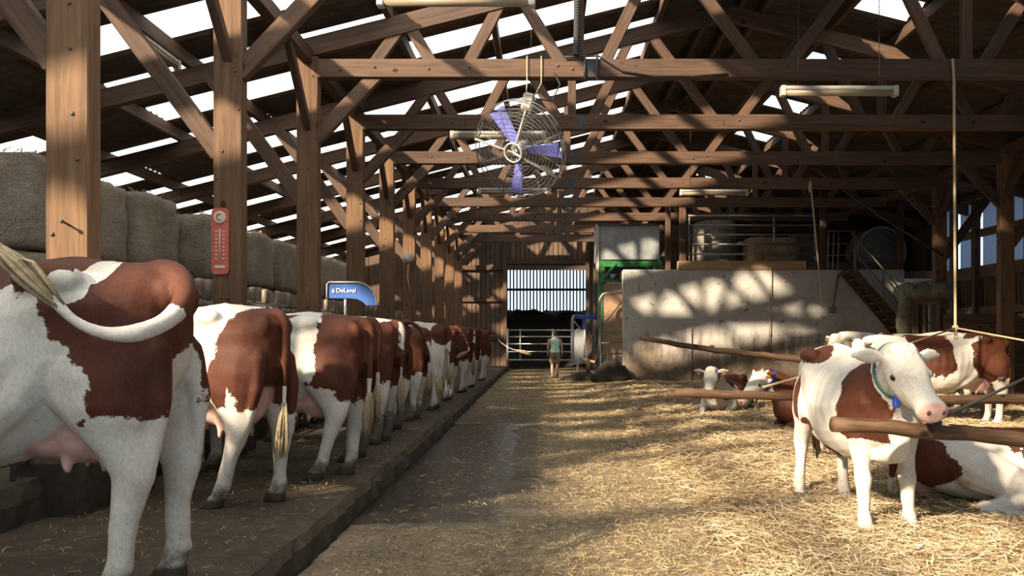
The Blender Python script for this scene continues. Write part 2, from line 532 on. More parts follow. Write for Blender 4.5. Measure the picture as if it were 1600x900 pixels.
    mid = n0.lerp(back, .55) + Vector((0,0,.05)) - hd * .05
    pts = [bez([n0, mid, back], k/7) for k in range(8)]
    rad = [(.21+(.105-.21)*k/7, .33+(.15-.33)*(k/7)**.8) for k in range(8)]
    # tube() first radius runs along the horizontal side vector
    mb.tube(pts, rad, 16)
    # dewlap
    mb.tube([n0 + Vector((.12,0,-.26)), bez([n0, mid, back], .5) + Vector((.03,0,-.22)), bez([n0, mid, back], .9) + Vector((.02,0,-.14))], [(.06,.09),(.035,.07),(.03,.05)], 10)
    add_head(mb, H)
    tp = tail_curve(tail or (TAIL_REST if pose == 'stand' else [(-.80,0,.66),(-.90,.02,.64),(-.955,.06,.52),(-.96,.12,.30),(-.93,.2,.15),(-.80,.33,.07)]))
    nt = len(tp)
    mb.tube(tp, [tail_r*(.048 - (.048-.022)*min(1, (k/(nt-1))*1.15)) for k in range(nt)], 10)
    me = remesh(mb, voxel)
    n = len(me.vertices); P = np.empty(n*3, dtype=np.float32); me.vertices.foreach_get('co', P); P = P.reshape(-1,3).astype(float)
    NV = np.empty(n*3, dtype=np.float32); me.vertices.foreach_get('normal', NV); NV = NV.reshape(-1,3)
    def wob(Q_, k): return np.sin(Q_[:,0]*k+1.3*np.sin(Q_[:,2]*k*.7+seed))*np.sin(Q_[:,2]*k*.9+1.1*np.sin(Q_[:,1]*k*.8)+seed*2)*np.cos(Q_[:,1]*k*.6+Q_[:,0]*k*.35)
    P2 = P + NV*(wob(P, 9)*.007 + wob(P, 21)*.0035)[:,None]
    rib = np.exp(-((P[:,2]-(1.05 if pose == 'stand' else .42))/.2)**2)*np.clip((P[:,0]+.25)/.1,0,1)*np.clip((.5-P[:,0])/.1,0,1)*(np.abs(P[:,1]) > .2)
    P2 += NV*(rib*.0045*np.sin(P[:,0]*52 + P[:,2]*9))[:,None]
    Hj = np.array(H.inverted()); Qh = P @ Hj[:3,:3].T + Hj[:3,3]
    curl = np.exp(-((Qh[:,0]-.03)/.10)**2 - (Qh[:,1]/.10)**2)*(np.abs(Qh[:,2]) < .14)
    P2 += NV*(curl*(wob(P, 62)*.010 + wob(P, 110)*.005))[:,None]
    me.vertices.foreach_set('co', P2.astype(np.float32).ravel()); me.update()
    Hi = np.array(H.inverted()); Q = P @ Hi[:3,:3].T + Hi[:3,3]
    f = blob_field(P, blobs)
    # white face, as all of this herd
    fh = 1 - np.sqrt(((Q - np.array((.22,0,-.11))) / np.array((.42,.22,.24)))**2).sum(1) if False else 1 - np.sqrt((((Q - np.array((.24,0,-.11))) / np.array((.40,.30,.26)))**2).sum(1))
    f = np.minimum(f, -fh*1.1)
    # the brush end of a tail is pale
    dt = seg_dist(P, [tuple(q) for q in tp[int(nt*(1-tail_white)):]]); f = np.where(dt < .045, -1.0, f)
    pink = np.zeros(n)
    if ud:
        for c, r in ud:
            v = np.sqrt((((P - np.array(c)) / np.array(r))**2).sum(1))
            pink = np.maximum(pink, np.clip((1.22 - v) / .16, 0, 1))
        if pose == 'stand':
            pink *= (np.abs(P[:,1]) < .17)
            teat = (P[:,2] < .60) & (P[:,2] > .40) & (P[:,0] > -.60) & (P[:,0] < -.25) & (np.abs(P[:,1]) < .125)
            pink = np.where(teat, 1, pink)
    mz = np.clip((Q[:,0] - .485) / .03, 0, 1) * (np.abs(Q[:,1]) < .2) * (np.abs(Q[:,2] + .12) < .2) * (Q[:,0] < .62) * (Q[:,2] > -.20)
    pink = np.maximum(pink, mz)
    earin = (np.abs(Q[:,1]) > .125) & (np.abs(Q[:,1]) < .30) & (np.abs(Q[:,0]) < .09) & (Q[:,0] > .0) & (np.abs(Q[:,2]+.04) < .045)
    pink = np.maximum(pink, earin * .55)
    if pose == 'stand':
        leg = (np.abs(P[:,1]) > .07)
        hoof = np.clip((.078 - P[:,2]) / .012, 0, 1)
        dr = np.clip((.62 - P[:,2]) / .6, 0, 1) * dirt * 1.1
        dr = np.where(pink > .4, 0.05, dr)
        rear = np.clip((-.80 - P[:,0]) / .1, 0, 1) * np.clip(1 - np.abs(P[:,1])/.2, 0, 1) * dirt * .5
        dr = np.maximum(dr, rear)
    else:
        hoof = np.zeros(n)
        for s in (1,-1):
            hoof = np.maximum(hoof, (np.linalg.norm(P - np.array((.0, s*.57, .045)), axis=1) < .07))
            hoof = np.maximum(hoof, (np.linalg.norm(P - np.array((.49, s*.22, .045)), axis=1) < .06))
        dr = np.clip((.22 - P[:,2]) / .3, 0, 1) * dirt * .9
    for nm, a in (('patch', f), ('pink', pink), ('dirt', dr), ('hoof', hoof.astype(float))):
        at = me.attributes.new(nm, 'FLOAT', 'POINT'); at.data.foreach_set('value', a.astype(np.float32))
    me.name = 'cow_body'
    body = link('body', me, M['cow'], t, W)
    if switch:
        make_switch(t, tp[-1], tp[-1] - tp[-4], switch, seed, W)
    if eyes:
        for s in (1,-1):
            MB().ball(H @ Vector((.172, s*.130, -.085)), (.024,.017,.02), 12, 8, M=H.to_3x3().to_4x4()).build('eye', M['eye'], t, W, smooth=True)
            MB().ball(H @ Vector((.546, s*.052, -.108)), (.012,.014,.018), 10, 6, M=H.to_3x3().to_4x4()).build('nostril', M['nostril'], t, W, smooth=True)
    if eartag:
        for s in (1,-1):
            Me = H @ T(-.02, s*.118, -.035)
            MB().box(.018, .026, s*.115-.03, s*.115+.03, -.065, .005, Me).build('ear_tag', M['tag_orange'], t, W, bevel=.004)
    if collar:
        k = collar[1]; c = bez([n0, mid, back], k); d = (bez([n0, mid, back], k+.05) - bez([n0, mid, back], k-.05)).normalized()
        s = d.cross(Vector((0,0,1))).normalized(); u = s.cross(d)
        ra, rb = .21+(.105-.21)*k + .012, .33+(.15-.33)*k**.8 + .02
        ring = [c + s*(ra*math.cos(a)) + u*(rb*math.sin(a) - .02) for a in np.linspace(0, 2*math.pi, 29)[:-1]]
        cb = MB()
        rr = [[p + d*w for p in ring] for w in (-.018, .018)]
        rin = [[c + (p - c)*.94 + d*w for p in ring] for w in (.018, -.018)]
        cb.rings(rr + rin, cap=False, closed=True)
        co = cb.build('collar', M[collar[0]], t, W, smooth=False)
        MB().box(-.03,.03,-.02,.02,-.045,.045, Matrix.Translation(c - u*(rb+.045))).build('collar_block', M['collar_blue'], co, W, bevel=.008)
    return t
# ------------------------------------------------------------------ the barn
def mat_aisle():
    t = NT('aisle_concrete')
    oc = t.coord('Object')
    n = t.noise(oc, 2.3, 6, .65); n2 = t.noise(oc, 22, 6, .8); n3 = t.noise(t.coord('Object', (1, 2.2, 1)), 1.1, 3)
    base = t.ramp(t.math('ADD', t.math('MULTIPLY', n, .38), t.math('MULTIPLY', n2, .62)), [(.36, (.060,.043,.027)), (.50, (.19,.140,.086)), (.64, (.36,.28,.18))])
    sep = t.node('ShaderNodeSeparateXYZ'); t.t.links.new(oc, sep.inputs[0])
    x, y = sep.outputs[0], sep.outputs[1]
    wx = t.math('MULTIPLY', t.smooth(x, -.05, -.75), 1.0)
    wy = t.math('MULTIPLY', t.smooth(y, 5.8, 7.0), t.smooth(y, 16.0, 11.0))
    w = t.math('MULTIPLY', wx, wy)
    dark_zone = t.smooth(t.math('ADD', t.math('MULTIPLY', t.smooth(x, .5, -.6), t.math('MULTIPLY', t.smooth(y, 6.0, 7.5), t.smooth(y, 22.0, 13.0))), t.math('MULTIPLY', t.math('SUBTRACT', n3, .5), .7)), .35, .7)  # darker tone on the kerb side along the middle of the aisle
    base = t.mix(t.math('MULTIPLY', dark_zone, .6), base, (.022,.018,.014))
    w = t.smooth(t.math('ADD', w, t.math('MULTIPLY', t.math('SUBTRACT', n3, .5), .9)), .33, .55)
    col = t.mix(w, base, t.mix(.75, base, (.012,.012,.013)))
    rg = t.math('ADD', t.math('MULTIPLY', w, -.62), .85)
    wv = t.node('ShaderNodeTexWave'); wv.inputs['Scale'].default_value = 2.4; wv.inputs['Distortion'].default_value = .6
    t.t.links.new(t.coord('Object', (1,.35,1)), wv.inputs['Vector'])
    h = t.math('ADD', t.math('MULTIPLY', n2, .8), t.math('MULTIPLY', wv.outputs['Fac'], .22))
    t.bump(h, .55, .03)
    bn = [q for q in t.n if q.type == 'BUMP'][0]
    t.t.links.new(t.math('SUBTRACT', .55, t.math('MULTIPLY', w, .43)), bn.inputs['Strength'])
    return t.done(col, rg, spec=.5)
def mat_platform():
    t = NT('platform_concrete')
    oc = t.coord('Object')
    n = t.noise(oc, 3.0, 6, .65); n2 = t.noise(oc, 24, 5, .7)
    base = t.ramp(t.math('ADD', t.math('MULTIPLY', n, .5), t.math('MULTIPLY', n2, .5)), [(.32, (.024,.018,.013)), (.55, (.072,.053,.035)), (.75, (.16,.12,.076))])
    t.bump(n2, .6, .02)
    return t.done(base, .8, spec=.3)
def mat_concrete():
    t = NT('stained_concrete')
    oc = t.coord('Object')
    n = t.noise(oc, .9, 5, .6); n2 = t.noise(oc, 9, 6, .7); n3 = t.noise(t.coord('Object', (2.2,1,.5)), 1.6, 4, .6)
    col = t.ramp(t.math('ADD', t.math('MULTIPLY', n, .6), t.math('MULTIPLY', n2, .4)), [(.3, (.36,.335,.31)), (.55, (.53,.505,.48)), (.75, (.65,.625,.59))])
    sep = t.node('ShaderNodeSeparateXYZ'); t.t.links.new(oc, sep.inputs[0])
    k = t.smooth(t.math('ADD', sep.outputs[2], t.math('MULTIPLY', t.math('SUBTRACT', n3, .5), 2.6)), 1.75, .75)
    col = t.mix(t.math('MULTIPLY', k, .82), col, t.ramp(n2, [(.3, (.060,.036,.020)), (.7, (.20,.125,.070))]))
    sp = t.smooth(t.noise(oc, 5.5, 3, .5), .66, .70)
    col = t.mix(t.math('MULTIPLY', sp, .6), col, (.10,.06,.035))
    t.bump(n2, .3, .02)
    return t.done(col, .85, spec=.25)
def mat_straw(name, a, b, c):
    t = NT(name)
    g = t.node('ShaderNodeNewGeometry')
    r = g.outputs['Random Per Island']
    n = t.noise(t.coord('Object'), 1.1, 3)
    col = t.ramp(t.math('ADD', t.math('MULTIPLY', r, .7), t.math('MULTIPLY', n, .3)), [(.12, a), (.5, b), (.85, c)])
    return t.done(col, .6, spec=.25)
def mat_bed():
    t = NT('straw_bed')
    oc = t.coord('Object')
    n = t.noise(oc, 2.2, 5, .6); n2 = t.noise(t.coord('Object', (1,1,1)), 34, 5, .75, 1.5); n3 = t.noise(oc, .8, 3)
    col = t.ramp(t.math('ADD', t.math('ADD', t.math('MULTIPLY', n, .35), t.math('MULTIPLY', n2, .45)), t.math('MULTIPLY', n3, .2)), [(.30, (.10,.066,.032)), (.48, (.28,.19,.095)), (.68, (.50,.36,.195))])
    t.bump(n2, .8, .03)
    return t.done(col, .8, spec=.2)
def mat_bale():
    t = NT('straw_bale')
    v = t.coord('Object', (3, 3, 14), rnd=True)
    n = t.noise(v, 2.6, 6, .7, .8); n2 = t.noise(t.coord('Object', (25,25,60), rnd=True), 1.2, 4, .7)
    big = t.noise(t.coord('Object', (1,1,1), rnd=True), 1.6, 3)
    col = t.ramp(t.math('ADD', t.math('MULTIPLY', n2, .5), t.math('ADD', t.math('MULTIPLY', n, .3), t.math('MULTIPLY', big, .2))), [(.36, (.13,.105,.082)), (.52, (.38,.32,.255)), (.68, (.62,.54,.44))])
    t.bump(n2, .7, .03)
    return t.done(col, .9, spec=.15)
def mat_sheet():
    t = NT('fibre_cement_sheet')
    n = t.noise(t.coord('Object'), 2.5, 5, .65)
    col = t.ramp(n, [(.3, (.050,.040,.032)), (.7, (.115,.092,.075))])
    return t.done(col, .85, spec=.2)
def mat_skylight():
    t = NT('clear_corrugated_plastic')
    tr = t.node('ShaderNodeBsdfTransparent'); tr.inputs['Color'].default_value = (.93,.97,1,1)
    tl = t.node('ShaderNodeBsdfTranslucent'); tl.inputs['Color'].default_value = (.85,.88,.9,1)
    mx = t.node('ShaderNodeMixShader'); mx.inputs[0].default_value = .42
    t.t.links.new(tr.outputs[0], mx.inputs[1]); t.t.links.new(tl.outputs[0], mx.inputs[2])
    t.t.links.new(mx.outputs[0], t.out.inputs['Surface'])
    return t.m
def mat_pane():
    t = NT('dusty_pane')
    df = t.node('ShaderNodeBsdfDiffuse'); df.inputs['Color'].default_value = (.45,.47,.52,1)
    tl = t.node('ShaderNodeBsdfTranslucent'); tl.inputs['Color'].default_value = (.42,.46,.55,1)
    mx = t.node('ShaderNodeMixShader'); mx.inputs[0].default_value = .6
    t.t.links.new(df.outputs[0], mx.inputs[1]); t.t.links.new(tl.outputs[0], mx.inputs[2])
    t.t.links.new(mx.outputs[0], t.out.inputs['Surface'])
    return t.m
M['aisle'] = mat_aisle(); M['platform'] = mat_platform(); M['concrete'] = mat_concrete()
M['straw'] = mat_straw('straw_stalks', (.18,.125,.070), (.46,.34,.205), (.72,.59,.41))
M['straw_dull'] = mat_straw('straw_bits', (.14,.10,.05), (.34,.25,.13), (.60,.47,.27))
M['bed'] = mat_bed(); M['bale'] = mat_bale(); M['sheet'] = mat_sheet(); M['skylight'] = mat_skylight(); M['pane'] = mat_pane()
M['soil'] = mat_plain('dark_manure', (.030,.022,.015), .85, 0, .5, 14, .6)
M['galv'] = mat_plain('galvanised_sheet', (.33,.34,.35), .5, .35, .3, 3, .1)
M['plywood'] = mat_plain('plywood', (.33,.20,.115), .75, 0, .25, 5)

def noisegrid(nx, ny, seed, octs=((1.0,1.0),)):
    rs = np.random.RandomState(seed); out = np.zeros((ny, nx))
    for cells, amp in octs:
        gx, gy = int(cells)+2, int(cells*ny/nx)+2
        g = rs.rand(gy, gx)
        xx = np.linspace(0, gx-1.001, nx); yy = np.linspace(0, gy-1.001, ny)
        x0 = xx.astype(int); y0 = yy.astype(int); fx = xx-x0; fy = (yy-y0)[:,None]
        fx = fx*fx*(3-2*fx); fy = fy*fy*(3-2*fy)
        a = g[y0][:,x0]*(1-fx)+g[y0][:,x0+1]*fx; b = g[y0+1][:,x0]*(1-fx)+g[y0+1][:,x0+1]*fx
        out += amp*(a*(1-fy)+b*fy - .5)
    return out

def grid_mesh(name, x0, x1, y0, y1, Z, mat, kind='structure', skirt=True):
    ny, nx = Z.shape
    X, Y = np.meshgrid(np.linspace(x0, x1, nx), np.linspace(y0, y1, ny))
    V = np.stack([X, Y, Z], -1).reshape(-1,3)
    I = np.arange(nx*ny).reshape(ny, nx)
    F = np.stack([I[:-1,:-1], I[:-1,1:], I[1:,1:], I[1:,:-1]], -1).reshape(-1,4)
    me = bpy.data.meshes.new(name); me.from_pydata(V.tolist(), [], F.tolist()); me.shade_smooth()
    o = link(name, me, mat); return tag(o, kind=kind)

Y0, Y1 = -4.0, 34.0
tag(MB().box(-1.75, 2.2, Y0, 41, -.3, 0).build('floor', M['aisle']), kind='structure')
# standing platform with a worn kerb edge
rs = np.random.RandomState(3)
rr = []
for y in np.arange(Y0, 33.8, .14):
    j = rs.normal(0, .011, 6)
    rr.append([(-3.60, y, -.1), (-1.52+j[0], y, -.1), (-1.53+j[1], y, .03), (-1.55+j[2], y, .13+j[3]*.5), (-1.60+j[4], y, .19+j[5]*.3), (-1.70, y, .20), (-2.6, y, .205), (-3.60, y, .20)])
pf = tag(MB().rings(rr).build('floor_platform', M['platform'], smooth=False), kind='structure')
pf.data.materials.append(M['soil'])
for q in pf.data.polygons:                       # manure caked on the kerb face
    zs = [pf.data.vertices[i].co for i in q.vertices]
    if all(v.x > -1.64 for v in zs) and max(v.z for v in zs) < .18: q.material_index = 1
tag(MB().box(-12.4, -3.80, Y0, Y1, -.3, .18).build('floor_feed_alley', M['platform']), kind='structure')
rr = []
for y in np.arange(Y0, 33.8, .2):
    j = rs.normal(0, .012, 4)
    rr.append([(-3.86, y, 0), (-3.54+j[0], y, 0), (-3.545+j[1], y, .36), (-3.58+j[2], y, .48+j[3]), (-3.80, y, .49), (-3.86, y, .45)])
tag(MB().rings(rr).build('trim_1', M['soil'], smooth=False), kind='structure')

# straw bedding, right of the aisle
nx, ny = 110, 230
bx0, bx1, by0, by1 = 1.05, 12.6, 2.0, 25.5
Zb = .075 + .10*noisegrid(nx, ny, 5, ((14,.6),(40,.6),(80,.35)))
xs_ = np.linspace(bx0, bx1, nx)
edge = np.clip((xs_ - bx0)/1.3, 0, 1)
Zb = Zb*edge[None,:] - .02*(1-edge[None,:])
bed = grid_mesh('floor_straw_bed', bx0, bx1, by0, by1, Zb, M['bed'])
def bed_z(x, y):
    i = np.clip(((x-bx0)/(bx1-bx0)*(nx-1)), 0, nx-1).astype(int); j = np.clip(((y-by0)/(by1-by0)*(ny-1)), 0, ny-1).astype(int)
    return Zb[j, i]

def straw(name, X, Y, Z, L, Wd, mat, seed, tilt=.25):
    n = len(X); rs = np.random.RandomState(seed)
    a = rs.rand(n)*2*np.pi; tl = rs.normal(0, tilt, n)
    d = np.stack([np.cos(a)*np.cos(tl), np.sin(a)*np.cos(tl), np.abs(np.sin(tl))], -1)
    b = rs.rand(n)*2*np.pi
    s = np.stack([-np.sin(a), np.cos(a), np.zeros(n)], -1)*np.cos(b)[:,None]*.6 + np.array([0,0,1.])*np.sin(b)[:,None]*.6
    s += np.stack([-np.sin(a), np.cos(a), np.zeros(n)], -1)*.5
    Pc = np.stack([X, Y, Z], -1)
    h = (L/2)[:,None]*d; w = (Wd/2)[:,None]*s
    bend = np.stack([np.zeros(n), np.zeros(n), rs.rand(n)*.02], -1)
    V = np.stack([Pc-h-w, Pc-h+w, Pc+w+bend, Pc-w+bend, Pc+h-w, Pc+h+w], 1).reshape(-1,3)
    k = np.arange(n)*6
    F = np.concatenate([np.stack([k,k+1,k+2,k+3],-1), np.stack([k+3,k+2,k+5,k+4],-1)])
    me = bpy.data.meshes.new(name)
    me.vertices.add(len(V)); me.vertices.foreach_set('co', V.astype(np.float32).ravel())
    me.loops.add(F.size); me.loops.foreach_set('vertex_index', F.astype(np.int32).ravel())
    me.polygons.add(len(F)); me.polygons.foreach_set('loop_start', (np.arange(len(F))*4).astype(np.int32))
    me.update(calc_edges=True)
    return link(name, me, mat)
rs = np.random.RandomState(11)
n = 170000
Yv = 3.6 + (rs.rand(n)**1.7)*20; Xv = 1.15 + rs.rand(n)*np.minimum(9.8, .64*Yv)
keep = rs.rand(n) < np.clip((Xv-1.0)/1.0, .12, 1); Xv, Yv = Xv[keep], Yv[keep]
lump = rs.rand(len(Xv))**2*.055
st = straw('loose_straw', Xv, Yv, bed_z(Xv, Yv)+.006+lump, rs.uniform(.06,.24,len(Xv)), rs.uniform(.0028,.0055,len(Xv))*(1+Yv/12), M['straw'], 12)
tag(st, 'golden loose straw strewn over the bedding area', 'straw', kind='stuff')
n = 60000
Yv = 4.0 + (rs.rand(n)**1.6)*26; Xv = -1.45 + rs.rand(n)**.75*3.4
keep = ~((Xv < -.1) & (Yv > 6.2) & (Yv < 15) & (rs.rand(n) < .8)); Xv, Yv = Xv[keep], Yv[keep]
tag(straw('straw_litter', Xv, Yv, np.full(len(Xv), .008)+rs.rand(len(Xv))*.012, rs.uniform(.015,.09,len(Xv)), rs.uniform(.0018,.004,len(Xv))*(1+Yv/14), M['straw_dull'], 13, .1), 'bits of straw littered over the wet grey aisle', 'straw', kind='stuff')
n = 2600
Yv = 3.4 + (rs.rand(n)**1.5)*14; Xv = -3.4 + rs.rand(n)*1.8
tag(straw('straw_scraps', Xv, Yv, np.full(n, .212)+rs.rand(n)*.008, rs.uniform(.015,.07,n), rs.uniform(.002,.0042,n)*(1+Yv/16), M['straw_dull'], 14, .08), 'scraps of straw on the raised platform under the row of cows', 'straw', kind='stuff')

# ------------------------------------------------------------------ roof: timbers and corrugated sheets
EX, RX = -3.5, 3.4
def roof_z(x): return 6.14 + .25*(x-EX) if x <= RX else 6.14 + .25*(RX-EX) - .25*(x-RX)
ceiling = thing('ceiling', None, None); tag(ceiling, kind='structure')
PUR_L = [-6.75 + 1.48*k for k in range(-3, 7)]
PUR_R = [4.05, 5.32, 6.52, 8.0, 9.5, 11.0, 12.4]
for x in PUR_L + [3.15, 3.65] + PUR_R:
    z = roof_z(x) - .135
    beam('purlin', (x, Y0, z), (x, Y1, z), .10, .21, M['truss_wood'], ceiling)
_sh = {}
def sheet(x0, x1, y0, y1, mat, name):
    key = (round(x1-x0,2), round(y1-y0,2), x1 <= RX+.01, mat.name)
    me = _sh.get(key); dz = .25 if x1 <= RX+.01 else -.25
    if me is None:
        mb = MB(); L = y1-y0; nseg = max(4, int(round(L/.18))*6)
        v = []; f = []
        for i in range(nseg+1):
            y = L*i/nseg; z = .022*math.sin(2*math.pi*(y/L)*max(1, round(L/.18)))
            v += [(0, y, z), (x1-x0, y, z + dz*(x1-x0))]
            if i: f.append((2*i-2, 2*i-1, 2*i+1, 2*i))
        me = bpy.data.meshes.new(name); me.from_pydata(v, [], f); me.shade_smooth(); me.materials.append(mat); _sh[key] = me
    return link(name, me, None, ceiling, T(x0, y0, roof_z(x0)))
ROWS = [-12.4] + PUR_L + [RX]
lit_unseen = lambda x, y: False
def is_sky(row, ya, yb, wide, kind0=False):
    x0, x1 = ROWS[row], ROWS[row+1]; xm = (x0+x1)/2; ym = (ya+yb)/2
    if ym < (roof_z(xm)-1.5)/.415 - .5 and (ym < 3.2 or -3.8 < xm < 1.0):                                  # unseen bays over and behind the camera: clear sheets laid out to shape sunlight
        return -6.6 < xm < 1.0 or (-8.4 < xm < -6.5 and .4 < ym < 3.0)
    if xm > 2.2: return False
    if xm < -9.9: return False
    if kind0: return False
    if not wide and ya > 17: return True  # far narrow strips all clear, added to brighten the back of the barn
    if not wide: return (row*7 + int(ya)*3) % 5 not in (0, 2)
    if -3.8 < xm < -2.3: return (int(ya) % 2) == 0
    return (row*5 + int(ya)*3) % 9 != 0
bays = range(-2, 12)
for b in bays:
    y = 3.0*b
    for (a, c, kind) in ((0,.3,0),(.3,.9,1),(.9,1.6,0),(1.6,2.4,2),(2.4,3.0,0)):
        ya, yb = y+a, y+c
        if yb <= Y0: continue
        ya = max(ya, Y0)
        early = (ya+yb)/2 < 13.0
        # left slope
        if kind == 0 and not early:
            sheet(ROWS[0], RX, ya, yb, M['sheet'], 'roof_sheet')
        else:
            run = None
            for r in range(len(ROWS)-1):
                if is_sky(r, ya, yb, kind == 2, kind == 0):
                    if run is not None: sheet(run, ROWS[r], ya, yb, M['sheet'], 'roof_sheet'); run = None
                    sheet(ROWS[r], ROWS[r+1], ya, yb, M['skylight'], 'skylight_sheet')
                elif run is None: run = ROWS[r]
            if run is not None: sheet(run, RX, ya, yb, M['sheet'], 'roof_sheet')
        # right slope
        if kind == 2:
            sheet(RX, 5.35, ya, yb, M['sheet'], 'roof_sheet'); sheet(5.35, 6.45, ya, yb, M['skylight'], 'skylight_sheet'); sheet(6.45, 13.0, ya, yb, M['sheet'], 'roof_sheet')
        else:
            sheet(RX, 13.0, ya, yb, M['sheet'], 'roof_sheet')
# eave beam along the left posts
beam('wall_plate', (EX, Y0, 5.62), (EX, Y1, 5.62), .16, .20, M['truss_wood'], ceiling)
beam('wall_plate', (10.3, Y0, 5.62), (10.3, Y1, 5.62), .16, .20, M['truss_wood'], ceiling)

def raft_z(x): return roof_z(x) - .245 - .14     # centre line of the rafter
TIE_Z = 5.435
BOLT = MB().ball((0,0,0), (.022,.014,.022), 8, 4).mesh('bolt', True); BOLT.materials.append(M['bolt_steel'])
def truss(n, label):
    Y = 3.0*n
    t = thing('roof_truss', label, 'roof truss', (EX, Y, 5.3), 0, 'timber roof trusses')
    w = M['truss_wood']
    beam('rafter', (-12.3, Y, raft_z(-12.3)), (RX, Y, raft_z(RX)), .14, .28, w, t)
    beam('rafter', (13.0, Y, raft_z(13.0)), (RX, Y, raft_z(RX)), .14, .28, w, t)
    beam('tie_beam', (EX+.16, Y-.02, TIE_Z), (.62, Y-.02, TIE_Z), .18, .27, w, t)
    beam('tie_beam', (.75, Y-.02, TIE_Z), (10.14, Y-.02, TIE_Z), .18, .27, w, t)
    MB().box(.60, .78, Y-.115, Y+.08, TIE_Z-.132, TIE_Z+.132).build('splice_plate', M['dark_steel'], t)
    webs = [(-2.57,-2.10),(-1.62,-2.02),(-1.16,-.62),(.30,-.36),(.86,1.62),(3.2,1.95)]
    for bxx, txx in webs:
        for mir in (0, 1):
            xa, xb = (bxx, txx) if not mir else (2*RX-bxx, 2*RX-txx)
            beam('web', (xa, Y, TIE_Z+.02), (xb, Y, raft_z(xb)), .17, .10, w, t, up=(0,1,0))
    for xv in (.52, 2*RX-.52):
        beam('strut', (xv, Y, TIE_Z), (xv, Y, raft_z(xv)), .15, .10, w, t)
    if n <= 7:
        for xq in (-3.0,-2.5,-1.7,-1.1,.2,.42,3.3,3.6,6.0,6.5,9.0):
            link('bolt', BOLT, None, t, T(xq, Y-.115, TIE_Z + .03*math.sin(xq*9)))
    return t
for n in range(0, 3):
    beam('rafter', (-12.3, 3.0*n, raft_z(-12.3)), (RX, 3.0*n, raft_z(RX)), .14, .28, M['truss_wood'], ceiling)
    beam('rafter', (13.0, 3.0*n, raft_z(13.0)), (RX, 3.0*n, raft_z(RX)), .14, .28, M['truss_wood'], ceiling)
for n in range(3, 12):
    truss(n, 'brown timber roof truss with slanting webs, %s from the camera' % (ORD[n-3] if n < 11 else 'last and farthest'))

def post(n, X, label, left=True):
    Y = 3.0*n; s = 1 if left else -1
    t = thing('timber_post', label, 'post', (X, Y, .2 if left else .0), 0, 'timber posts')
    w = M['post_wood']
    beam('shaft', (X, Y, .15 if left else -.05), (X, Y, 5.62), .32, .17, w, t, up=(0,1,0), bevel=.012)
    tb = M['truss_wood']
    beam('brace', (X+s*.10, Y-.01, 4.40), (X+s*1.02, Y-.01, 5.36), .20, .12, tb, t, up=(0,1,0))
    beam('brace', (X-s*.10, Y-.01, 3.50), (X-s*1.50, Y-.01, raft_z(X-s*1.5) + .02), .20, .12, tb, t, up=(0,1,0))
    beam('brace', (X, Y-.04, 4.55), (X, Y-1.05, 5.60), .10, .12, tb, t)
    if left: MB().box(X-.30, X+.21, Y-.26, Y+.26, .15, .62).build('plinth', M['soil'], t, bevel=.04)
    if left and n <= 8:
        rnd = random.Random(n)
        for k in range(9):
            link('bolt', BOLT, None, t, T(X+rnd.uniform(-.12,.12), Y-.088, 1.9 + k*.42 + rnd.uniform(-.1,.1)) @ Matrix.Scale(.75, 4))
        nl = MB(); zz = 1.5 + (.36 if n > 2 else .78)
        nl.tube([(X+.02, Y-.07, zz+.02), (X+.015, Y-.17, zz+.04)], .008, 6); nl.ball((X+.015, Y-.172, zz+.04), .016, 8, 4)
        nl.build('nail', M['bolt_steel'], t, smooth=True)
    return t
for n in range(2, 12):
    post(n, EX, 'square brown timber post, %s from the camera in the row beside the cows' % ORD[n-2])
for n in (4, 5, 6, 7):
    post(n, 10.3, 'dark timber post on the right side of the barn, %s from the camera' % ORD[n-4], False)

# ------------------------------------------------------------------ walls
wl = thing('wall_left', None, None); tag(wl, kind='structure')
for k in range(38):
    beam('plank', (-12.35, Y0 + k + .5, 0), (-12.35, Y0 + k + .5, 3.85), .985, .05, M['dark_wood'], wl, up=(1,0,0))
wf = thing('wall_front_blocker', None, None, (0,-4,0)); tag(wf, kind='structure')  # unseen front wall, added to cut the sky light from the open end
for k in range(50):
    x = -12.15 + k*.5; top = roof_z(x) - .3
    if -2.1 < x < 8.1: beam('plank', (x, Y0-.1, 4.6), (x, Y0-.1, top), .49, .05, M['dark_wood'], wf, up=(0,1,0))
    else: beam('plank', (x, Y0-.1, 0), (x, Y0-.1, top), .49, .05, M['dark_wood'], wf, up=(0,1,0))
wb = thing('wall_back', None, None, (0,34,0)); tag(wb, kind='structure')
YB = 34.0
def vboards(x0, x1, z0, z1, y, step, parent, mat, seed):
    rnd = random.Random(seed); x = x0; k = 0
    while x < x1 - .03:
        w = min(step, x1-x)
        beam('board', (x+w/2, y + rnd.uniform(-.008,.008), z0), (x+w/2, y, z1), w-.022, .03, mat, parent, up=(0,1,0), bevel=.004); x += w
vboards(-12.4, -3.7, 0, 5.2, YB+.05, .5, wb, M['dark_wood'], 1)
vboards(-3.65, -1.66, .0, 3.0, YB, .2, wb, M['plank_wood'], 2)
vboards(-3.65, -1.66, 3.0, 4.25, YB+.02, .2, wb, M['plank_wood'], 3)
vboards(-3.65, -1.66, 4.4, 5.65, YB, .2, wb, M['plank_wood'], 4)
vboards(-1.60, 1.80, 4.62, 5.65, YB, .2, wb, M['plank_wood'], 5)
vboards(1.80, 2.6, 0, 5.65, YB+.02, .2, wb, M['dark_wood'], 6)
vboards(2.6, 12.6, 0, 8.0, YB+.05, .5, wb, M['dark_wood'], 7)
vboards(-3.65, 2.6, 5.65, 8.0, YB+.10, .5, wb, M['dark_wood'], 8)
vboards(-12.4, -3.7, 5.2, 6.6, YB+.07, .5, wb, M['dark_wood'], 9)
